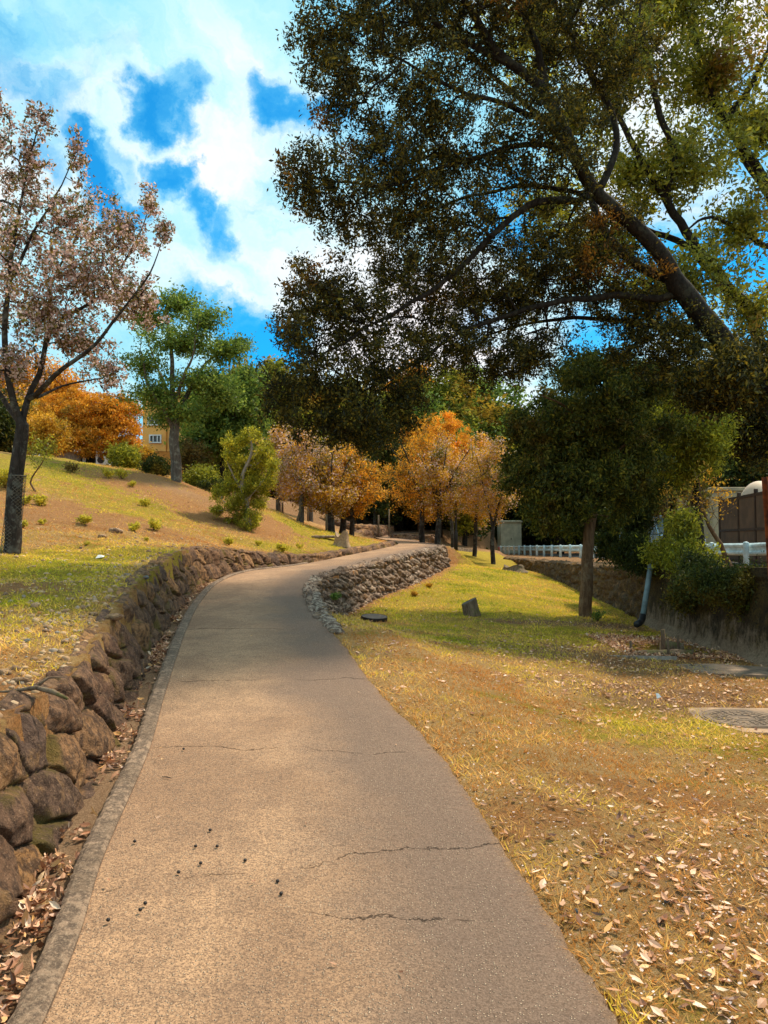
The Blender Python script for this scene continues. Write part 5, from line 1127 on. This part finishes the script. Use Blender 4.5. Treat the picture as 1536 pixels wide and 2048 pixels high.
# dark round seeds on the path
def pathz(x, y):
    u, i = near_path(A([x]), A([y])); f = float((u[0] / pinterp(HWD, i)[0] + 1) / 2); return gz(x, y) + .05 + .012 * math.sin(math.pi * f)


seed0 = None
for k, (px, py) in enumerate([(269, 1711), (420, 1694), (391, 1728), (434, 1728), (401, 1758), (357, 1776), (290, 1846), (280, 1858), (216, 1876), (490, 1753), (555, 1801), (562, 1828), (367, 1521)]):
    g0 = G(px, py); g0[2] = pathz(g0[0], g0[1]) + .0055
    if seed0 is None:
        V = []; 
        for j in range(7):
            th = math.pi * j / 6; V.append((math.sin(th) * .0075, math.cos(th) * .0065))
        seed0 = MB().lathe([(max(a_, .0005), z_) for a_, z_ in V][::-1], n=10).build('seed', M['post_dark'], None, True, tuple(g0)); tag(seed0, 'small dark round seed lying on the path', 'seed', 'dark round seeds on the path')
    else:
        o = seed0.copy(); COL.objects.link(o); o.location = tuple(g0); o.rotation_euler = (0, .3, k)
for k, (px, py, lab) in enumerate([(201, 1119, 'white paper scrap on the grass of the left bank'), (1317, 1398, 'white paper scrap on the leafy lawn near the manhole')]):
    g0 = G(px, py); s_ = .05 if k == 0 else .022; tag(MB().add([(-s_, -s_, .005), (s_, -s_ * .8, .02), (s_ * .8, s_, .035), (-s_ * .9, s_ * .7, .05), (0, 0, .05)], [(0, 1, 4), (1, 2, 4), (2, 3, 4), (3, 0, 4)]).build('paper_scrap', M['paper'], None, False, tuple(g0)), lab, 'litter')
g0 = G(60, 1402); tag(MB().tube([(-.25, .05, .03), (-.1, 0, .045), (.02, .02, .06), (.12, -.03, .05), (.2, -.05, .02)], [.003, .006, .012, .013, .006], 7).tube([(.02, .02, .06), (.06, .06, .10), (.12, .07, .10)], [.008, .006, .003], 6).build('fallen_branch', M['wood_old'], None, True, tuple(g0)), 'knobbly dead branch lying on top of the left wall', 'branch')
g0 = G(334, 1578); g0[2] = pathz(g0[0], g0[1]) - .002; tag(MB().tube([(-.03, .01, .004), (0, 0, .006), (.03, -.012, .003)], [.002, .003, .001], 5).build('twig', M['post_dark'], None, True, tuple(g0)), 'tiny dark twig lying on the left half of the path', 'twig')


# ------------------------------------------------------------------ stumps, logs, pit
def stump(pos, r, h, label, seed, tilt=(0, 0), flare=.25, bark='wood_old', cut='wood_dark_cut', slope=0.0, split=0):
    rg = np.random.RandomState(seed); nu, nv = 28, 9; V = []
    root = empty('tree_stump', pos, label, 'stump', None, rg.uniform(0, 6)); root.rotation_euler = (tilt[0], tilt[1], 0)
    for j in range(nv):
        f = j / (nv - 1)
        for i in range(nu):
            an = 2 * math.pi * i / nu; w = 1 + .22 * float(fbm(A([math.cos(an) * 1.5 + seed]), A([math.sin(an) * 1.5]), f * .6, 3)[0]) + flare * (1 - f) ** 3 * (1 + .5 * math.sin(an * 5 + seed)); 
            zt_ = h * f - .03 + (split * h * .3 * math.sin(an * 3 + seed) + slope * math.cos(an) * r) * f
            V.append((math.cos(an) * r * w, math.sin(an) * r * w, zt_))
    Q = [(j * nu + i, j * nu + (i + 1) % nu, (j + 1) * nu + (i + 1) % nu, (j + 1) * nu + i) for j in range(nv - 1) for i in range(nu)]
    mk('bark', V, Q, M[bark], root)
    top = [(x * .985, y * .985, z - .004) for x, y, z in V[-nu:]]; c = A(top).mean(0); top.append(tuple(c - A([0, 0, .01 + split * .1])))
    mk('cut_face', top, [(i, (i + 1) % nu, nu) for i in range(nu)], M[cut], root, smooth=False)
    return root


g0 = G(945, 1233); stump(g0 + A([0, .1, 0]), .15, .30, 'short dark stump leaning left on the lawn in front of the grey wall', 3, (0, -.22), .08, slope=.25)
g0 = G(748, 1244); stump(g0 + A([0, .1, 0]), .22, .12, 'wide flat dark stump at the foot of the grey rubble wall', 4, (.1, .05), .05, 'post_dark', 'wood_dark_cut')
g0 = G(684, 1094); stump(g0, .19, .38, 'pale split stump with jagged top beside the far path', 5, (0, 0), .35, 'wood_cut', 'wood_cut', split=.8)
g0 = G(1028, 1143); stump(g0, .33, .20, 'low ragged brown stump at the far end of the lawn', 6, (0, 0), .5, 'wood_old', 'wood_old', split=.8)
g0 = G(650, 1078); tag(MB().box((0, 0, .06), (.75, .22, .07), .35, .02).build('plank', M['rock_pale'], None, False, tuple(g0)), 'pale weathered slab lying beside the split stump', 'slab')
def log(p, q, r, label, stakes=()):
    p, q = A(p), A(q); d = q - p; root = empty('log', p, label, 'log')
    MB().tube([(0, 0, 0), tuple(d * .3 + A([0, 0, .01])), tuple(d * .7), tuple(d)], [r, r * 1.04, r * .98, r * .95], 16, False).build('bark', M['wood_old'], root, True)
    for e_, s_ in ((A([0, 0, 0]), -1), (d, 1)):
        dn = d / np.linalg.norm(d) * s_ * .002; uu = np.cross(d, [0, 0, 1.]); uu /= np.linalg.norm(uu); ww = np.cross(uu, d); ww /= np.linalg.norm(ww)
        V = [tuple(e_ + dn + (uu * math.cos(a_) + ww * math.sin(a_)) * r * .97) for a_ in np.linspace(0, 6.283, 16, endpoint=False)]; mk('cut_face', V, [tuple(range(16))], M['wood_cut'], root, smooth=False)
    return root
zz0 = gz(3.9, 10.2)
log((3.32, 10.45, zz0 - .01), (4.02, 10.62, zz0 + .01), .075, 'longer grey log lying along the front of the leafy pit')
log((4.05, 11.35, zz0 + .02), (4.36, 11.30, zz0 + .0), .075, 'short dark log at the back of the leafy pit')
log((4.05, 10.95, zz0 - .05), (4.38, 11.0, zz0 - .05), .07, 'short log lying between the other two in the pit')
for k, (x, y, h, lab) in enumerate([(3.36, 10.55, .22, 'thin stake at the left end of the longer pit log'), (3.82, 10.42, .26, 'stake in front of the longer pit log'), (3.92, 10.85, .34, 'tall stake behind the longer pit log'), (4.02, 11.2, .30, 'stake left of the short dark log'), (4.22, 11.12, .22, 'stake in front of the short dark log')]):
    tag(MB().tube([(0, 0, -.15), (.005, 0, h * .5), (.0, 0, h)], [.02, .019, .017], 7).build('stake', M['wood_old'], None, True, (x, y, zz0 - .02)), lab, 'stake', 'stakes round the leafy pit')
tag(MB().box((0, 0, 0), (.85, .03, .05), -.12).build('plank', M['twig_pale'], None, False, (3.42, 10.22, zz0 + .02)), 'thin pale board edging the front of the leafy pit', 'board')
x1 = rg.uniform(3.2, 4.75, 5200); y1 = rg.uniform(10.2, 12.4, 5200); ok = x1 < xw(y1) - .1; x1, y1 = x1[ok], y1[ok]
litter('pit_leaves', x1, y1, H(x1, y1) + .01 + .03 * rg.rand(len(x1)), rg.uniform(.03, .075, len(x1)), .36, M['leaf_litter'], rg, 'dark leaf litter heaped in and around the pit with the logs', flat_=.4)

# concrete slab and manhole
s0 = gz(4.1, 9.4); V = [(3.62, 9.15), (4.66, 8.92), (4.74, 9.55), (4.2, 9.82), (3.66, 9.78)]
tag(MB().add([(x, y, s0 - .06) for x, y in V] + [(x, y, s0 + .028) for x, y in V], [(5, 6, 7, 8, 9)] + [(i, (i + 1) % 5, 5 + (i + 1) % 5, 5 + i) for i in range(5)]).build('concrete_slab', M['slab'], None, False), 'cracked grey concrete slab flush with the lawn under the right wall', 'slab')
s0 = gz(3.05, 6.6)
mh = empty('manhole', (3.06, 6.62, s0), 'round iron manhole cover in a sandy concrete square on the right lawn', 'manhole')
V = [(-.44, -.42), (.1, -.50), (1.0, -.46), (1.05, .36), (-.1, .44), (-.42, .40)]
MB().add([(x, y, -.08) for x, y in V] + [(x, y, .022) for x, y in V], [tuple(range(6, 12))] + [(i, (i + 1) % 6, 6 + (i + 1) % 6, 6 + i) for i in range(6)]).build('surround', M['concrete'], mh)
mb = MB().lathe([(.345, .0), (.345, .030), (.325, .030), (.32, .024)], n=40); mb.build('ring', M['iron'], mh)
mb = MB().lathe([(.315, .0), (.315, .031), (.27, .031), (.268, .027), (.20, .027), (.198, .031), (.19, .031), (.188, .027), (.11, .027), (.108, .031), (.10, .031), (.098, .027), (.04, .027), (.038, .031), (.002, .031)], n=40)
for k in range(24): a_ = k * math.pi / 12; mb.box((math.cos(a_) * .233, math.sin(a_) * .233, .029), (.05, .018, .006), a_)
for k in range(16): a_ = k * math.pi / 8; mb.box((math.cos(a_) * .15, math.sin(a_) * .15, .029), (.05, .016, .006), a_)
mb.build('cover', M['iron'], mh)

# drain pipe on the wall
dp = empty('drain_pipe', (4.6, 13.6, gz(4.6, 13.6)), 'blue-grey drain pipe coming over the wall and running down to the lawn', 'pipe'); o0 = A(dp.location)
pts = [P(1345, 1124, 14.1), P(1312, 1123, 13.95), P(1304, 1126, 13.9), P(1301, 1134, 13.88), P(1294, 1180, 13.75), P(1285, 1236, 13.6)]
MB().tube([tuple(p - o0) for p in pts], .048, 14).build('pipe', M['pipe'], dp, True)
for q_ in (P(1306, 1124.5, 13.93), P(1301.5, 1132, 13.89)): MB().tube([tuple(q_ - o0 - A([.0, 0, .03])), tuple(q_ - o0 + A([.0, 0, .03]))], .056, 14).build('collar', M['pipe'], dp, True)
MB().tube([tuple(P(1286, 1230, 13.62) - o0), tuple(P(1284, 1240, 13.58) - o0), tuple(P(1280, 1245, 13.5) - o0), tuple(P(1273, 1249, 13.38) - o0)], .057, 14).build('elbow', M['pipe_black'], dp, True)

# rusty post
rp0 = A([P(1562, 1300, 9.72)[0], 9.72, gz(4.8, 9.6)]); mb = MB(); hh_ = 2.35 - rp0[2]
for (dx, dy, w_, d_) in ((0, 0, .012, .11), (0, -.055, .12, .012), (0, .055, .12, .012)): mb.box((dx, dy, hh_ / 2), (w_, d_, hh_))
o = mb.build('steel_post', M['rust'], None, False, tuple(rp0)); o.rotation_euler = (0, -.05, .1); tag(o, 'rusty orange steel post standing at the right edge of the photo', 'post')

# ------------------------------------------------------------------ lamp post
g0 = P(912, 1118, 29.5); g0[2] = gz(g0[0], 29.5); hL = P(912, 966, 29.5)[2] - g0[2]
lp_ = empty('street_lamp', g0, 'slim dark park lamp with a bowl-shaped head standing beyond the grey wall', 'lamp post')
MB().lathe([(.075, -.1), (.075, hL * .30), (.06, hL * .31), (.048, hL * .33), (.045, hL * .86), (.055, hL * .87), (.055, hL * .90)], n=16).build('post', M['post_dark'], lp_, True)
MB().lathe([(.05, hL * .90), (.07, hL * .91), (.10, hL * .935), (.16, hL * .965), (.165, hL * .975)], n=20).build('lamp_bowl', M['lampglass'], lp_, True)
MB().lathe([(.235, hL * .972), (.24, hL * .98), (.22, hL * .988), (.10, hL * 1.0), (.01, hL * 1.002)], n=24).build('lamp_cap', M['post_dark'], lp_, True)

# ------------------------------------------------------------------ guard rail
XR = 9.0; gr0 = (XR, 19, float(zlot(19)))
gr = empty('guard_rail', gr0, 'long pale blue-white guard rail along the parking area', 'guard rail')
ysr = np.arange(13, 64, 2.0); prof = [(.0, -.155), (.02, -.15), (.055, -.115), (.055, -.075), (.012, -.03), (.012, .03), (.055, .075), (.055, .115), (.02, .15), (.0, .155)]
V = []; NP = len(prof)
for y in ysr:
    zc = float(zlot(y)) + .44
    V += [(XR + .09 - x - gr0[0], y - gr0[1], zc + z - gr0[2]) for x, z in prof] + [(XR + .096 - x - gr0[0], y - gr0[1], zc + z - gr0[2]) for x, z in prof[::-1]]
W = 2 * NP; Q = [(i * W + k, i * W + (k + 1) % W, (i + 1) * W + (k + 1) % W, (i + 1) * W + k) for i in range(len(ysr) - 1) for k in range(W)]
mk('rail_beam', V, Q, M['white_rail'], gr, smooth=False)
for k, y in enumerate(ysr):
    MB().lathe([(.068, -.25), (.068, .60), (.062, .615), (.02, .63)], n=14).build('post', M['white_rail'], gr, True, (0 - .075, y - gr0[1], float(zlot(y)) - gr0[2]))

# ------------------------------------------------------------------ shed, buildings, tank, fence, car
def house(name, x0, x1, y0, y1, z0, z1, mat_, label, cat='building', roof=None, over=.25):
    root = empty(name, ((x0 + x1) / 2, y0, z0), label, cat); w_, d_, h_ = x1 - x0, y1 - y0, z1 - z0
    MB().box((0, d_ / 2, h_ / 2), (w_, d_, h_)).build('wall', M[mat_], root)
    MB().box((0, d_ / 2, h_ + .08), (w_ + over * 2, d_ + over * 2, .16), 0, .02).build('roof', M[roof or mat_], root)
    return root, w_, h_


a, b_ = P(1002, 1045, 60), P(1043, 1092, 60); zb = gz((a[0] + b_[0]) / 2, 60)
r_, w_, h_ = house('shed', a[0], b_[0], 60, 62, zb, a[2], 'shed_wall', 'small pale grey-green shed at the far end of the guard rail', 'shed', over=.08)
MB().box((w_ * .18, -.015, h_ * .45), (w_ * .5, .03, h_ * .86), 0, .01).build('door', M['shed_wall'], r_); MB().box((w_ * -.01, -.045, h_ * .48), (.05, .03, .14)).build('handle', M['post_dark'], r_)
tag(MB().box((0, 0, .25), (.3, .25, .5), 0, .03).lathe([(.05, .5), (.05, .56), (.02, .58)], n=8).build('red_box', M['red'], None, False, (a[0] - .25, 59.4, gz(a[0], 59.4))), 'small red box beside the left wall of the shed', 'box')
# orange building
a, b_ = P(286, 800, 45), P(420, 940, 45); zb = gz(a[0], 45) - .5
r_, w_, h_ = house('building', a[0], b_[0], 45, 54, zb, P(300, 790, 45)[2], 'orange_wall', 'orange building with a small white-framed window behind the crest', 'building')
zs_ = P(300, 903, 45)[2] - zb; MB().box((0, -.03, zs_ / 2), (w_ + .06, .06, zs_)).build('base_wall', M['orange_dark'], r_)
MB().box((0, -.05, zs_ + .06), (w_ + .1, .1, .12)).build('ledge', M['orange_wall'], r_)
ox = (a[0] + b_[0]) / 2
def window(root, cx, cz, w_, h_, n_=2):
    f = MB()
    for s_ in (-1, 1): f.box((cx + s_ * (w_ / 2 - .035), -.045, cz), (.07, .09, h_)); f.box((cx, -.043, cz + s_ * (h_ / 2 - .035)), (w_ - .14, .086, .07))
    for k in range(1, n_): f.box((cx - w_ / 2 + w_ * k / n_, -.04, cz), (.05, .07, h_ - .14))
    fo = f.build('window', M['frame_white'], root); MB().box((cx, -.012, cz), (w_ - .1, .02, h_ - .1)).build('pane', M['glass_dark'], fo)
q_ = P(311, 878, 45); window(r_, q_[0] - ox, q_[2] - zb, .72, .50, 3)
q_ = P(309, 842, 45); window(r_, q_[0] - ox, q_[2] - zb, .8, .55, 2)
q_ = P(334, 878, 45); MB().tube([(q_[0] - ox, -.08, zs_), (q_[0] - ox, -.08, h_)], .04, 8).build('downpipe', M['orange_dark'], r_, True)
# pale house behind the orange evergreen
a, b_ = P(165, 893, 42), P(226, 930, 42); zb = gz(a[0], 42) - .3
r_, w_, h_ = house('house', a[0], b_[0], 42, 47, zb, a[2] - .1, 'white_wall', 'pale low house glimpsed under the wide orange evergreen', 'house', 'slab')
window(r_, -.2, h_ * .62, .5, .4); q_ = b_
ac = empty('air_conditioner', (b_[0] - .35, 41.5, zb + h_ - 1.0), 'white outdoor air conditioner unit against the pale low house', 'air conditioner')
MB().box((0, 0, .3), (.7, .28, .6), 0, .03).build('casing', M['frame_white'], ac); MB().lathe([(.2, 0), (.2, .012), (.17, .012), (.165, .004), (.05, .004), (.045, .014), (.005, .014)], n=20).build('fan_grille', M['post_dark'], ac).rotation_euler = (RAD(90), 0, 0)
ac.children[1].location = (-.08, -.142, .3)
a, b_ = P(80, 896, 40), P(130, 930, 40); zb = gz(a[0], 40) - .3
house('low_building', a[0], b_[0], 40, 43, zb, P(90, 900, 40)[2], 'slab', 'long grey flat roof showing just above the crest right of the cherry', 'building', 'frame_white')
# beige store and round tank on the right
r_, w_, h_ = house('store_building', P(1425, 1000, 33)[0], P(1425, 1000, 33)[0] + 6, 33, 37, .5, P(1430, 982, 33)[2], 'beige_wall', 'beige flat-roofed store building behind the brown fence', 'building', 'beige_wall', .1)
MB().box((-1.4, -.02, h_ * .4), (.9, .04, h_ * .8), 0, .01).build('door', M['brown_panel'], r_)
tk = empty('tank', (P(1484, 970, 26)[0] + 1.9, 26, .7), 'large pale rounded tank rising behind the brown fence at the right edge', 'tank'); Rt = .95
pr_ = [(.01, -1.9)] + [(Rt * math.sin(t_), -1.9 + .55 * (1 - math.cos(t_))) for t_ in np.linspace(.15, math.pi / 2, 9)] + [(Rt, 1.35)] + [(Rt * math.cos(t_), 1.35 + .55 * math.sin(t_)) for t_ in np.linspace(.1, 1.5, 8)]
bd = MB().lathe(pr_, n=32).build('tank_body', M['tank'], tk, True); bd.rotation_euler = (0, RAD(90), 0); zt_ = P(1510, 962, 26)[2] - .7 - Rt; bd.location = (0, 0, zt_)
for s_ in (-1, 1): MB().box((s_ * .9, 0, zt_ / 2 - .3), (.2, 1.4, zt_ - .4)).build('saddle', M['concrete'], tk)
fp = [A([P(1440, 1000, 25)[0], 25]), A([P(1478, 1000, 23)[0], 23]), A([P(1512, 1000, 21.3)[0], 21.3]), A([P(1550, 1000, 19.8)[0], 19.8])]
fe = empty('panel_fence', (fp[0][0], fp[0][1], .85), 'tall brown panel fence standing behind the guard rail at the right edge', 'fence'); f0 = A([fp[0][0], fp[0][1]])
for k in range(4): MB().box((fp[k][0] - f0[0], fp[k][1] - f0[1], 1.05), (.09, .09, 2.14), 0, .01).build('post', M['brown_frame'], fe)
for k in range(3):
    c = (fp[k] + fp[k + 1]) / 2 - f0; d = fp[k + 1] - fp[k]; L_ = float(np.linalg.norm(d)); an = math.atan2(d[1], d[0])
    MB().box((c[0], c[1], 1.02), (L_ - .1, .03, 1.98), an).build('panel', M['brown_panel'], fe)
    for z in (.1, 1.0, 1.96): MB().box((c[0], c[1], z), (L_ - .1, .07, .07), an).build('cross_bar', M['brown_frame'], fe)


def car(pos, rz, label):
    root = empty('parked_car', pos, label, 'car', None, rz)     # front faces -y
    W_ = .74; sec = [(-1.65, .25, .62, W_), (-1.6, .22, .80, W_), (-1.1, .2, .92, W_), (-.95, .2, .94, W_), (1.5, .2, .94, W_), (1.62, .25, .9, W_)]
    V = []; 
    for (y, zl_, zh_, w_) in sec: V += [(-w_ + .08, y, zl_), (-w_, y, zl_ + .12), (-w_ - .01, y, (zl_ + zh_) / 2), (-w_ + .03, y, zh_ - .05), (-w_ + .10, y, zh_), (w_ - .10, y, zh_), (w_ - .03, y, zh_ - .05), (w_ + .01, y, (zl_ + zh_) / 2), (w_, y, zl_ + .12), (w_ - .08, y, zl_)]
    Q = [(i * 10 + k, i * 10 + (k + 1) % 10, (i + 1) * 10 + (k + 1) % 10, (i + 1) * 10 + k) for i in range(5) for k in range(10)] + [tuple(range(9, -1, -1)), tuple(range(50, 60))]
    mb = MB().add(V, Q); lo = [(-.70, -1.0, .93), (.70, -1.0, .93), (.70, 1.5, .93), (-.70, 1.5, .93)]; hi = [(-.58, -.45, 1.55), (.58, -.45, 1.55), (.58, 1.35, 1.55), (-.58, 1.35, 1.55)]
    mb.add(lo + hi, [(4, 5, 6, 7), (0, 1, 5, 4), (1, 2, 6, 5), (2, 3, 7, 6), (3, 0, 4, 7)]).box((0, .45, 1.56), (1.14, 1.75, .05), 0, .02).build('body', M['car_paint'], root)
    ws = lambda q, s_=.012: q
    MB().add([(-.62, -.985, .97), (.62, -.985, .97), (.53, -.50, 1.50), (-.53, -.50, 1.50)], [(0, 1, 2, 3)]).build('windscreen', M['glass_dark'], root).location = (0, -.02, .005)
    for s_ in (-1, 1):
        MB().add([(s_ * .712, -.8, .99), (s_ * .712, 1.3, .99), (s_ * .612, 1.2, 1.48), (s_ * .612, -.38, 1.48)], [(0, 1, 2, 3)]).build('side_window', M['glass_dark'], root)
        MB().box((s_ * .52, -1.655, .68), (.28, .05, .16), 0, .02).build('headlight', M['frame_white'], root); MB().box((s_ * .86, -.8, 1.0), (.16, .08, .12), 0, .02).build('mirror', M['car_paint'], root)
        for y in (-1.05, 1.05):
            wh = MB().lathe([(.20, -.09), (.27, -.085), (.28, -.05), (.28, .05), (.27, .085), (.20, .09)], n=22).build('wheel', M['tyre'], root, True, (s_ * .68, y, .28)); wh.rotation_euler = (0, RAD(90), 0); MB().lathe([(.18, -.095), (.19, 0), (.18, .095), (.05, .10)], n=16).build('rim', M['chrome'], wh, True)
    MB().box((0, -1.66, .45), (1.3, .06, .16), 0, .02).build('bumper', M['post_dark'], root); MB().box((0, -1.66, .70), (.7, .03, .10), 0, .01).build('grille', M['post_dark'], root)
    return root


car((P(1268, 1080, 27.5)[0] + .9, 27.5, float(zlot(27.5)) + .03), .25, 'blue-grey parked car half hidden by bushes behind the guard rail')

# thin pale concrete edging of the upper bend
pts = catmull(np.array([P(884, 1093, 32), P(905, 1096, 33.5), (P(930, 1100, 35)), P(952, 1104, 36)]), 5); mb = MB()
for a_, b_ in zip(pts[:-1], pts[1:]):
    c = (a_ + b_) / 2; d = b_ - a_; mb.box((c[0], c[1], gz(c[0], c[1]) + .05), (float(np.linalg.norm(d)) * 1.04, .14, .16), math.atan2(d[1], d[0]), .01)
tag(mb.build('edging_strip', M['rock_pale']), 'low pale concrete edging running from the path bend towards the lamp post', 'edging')
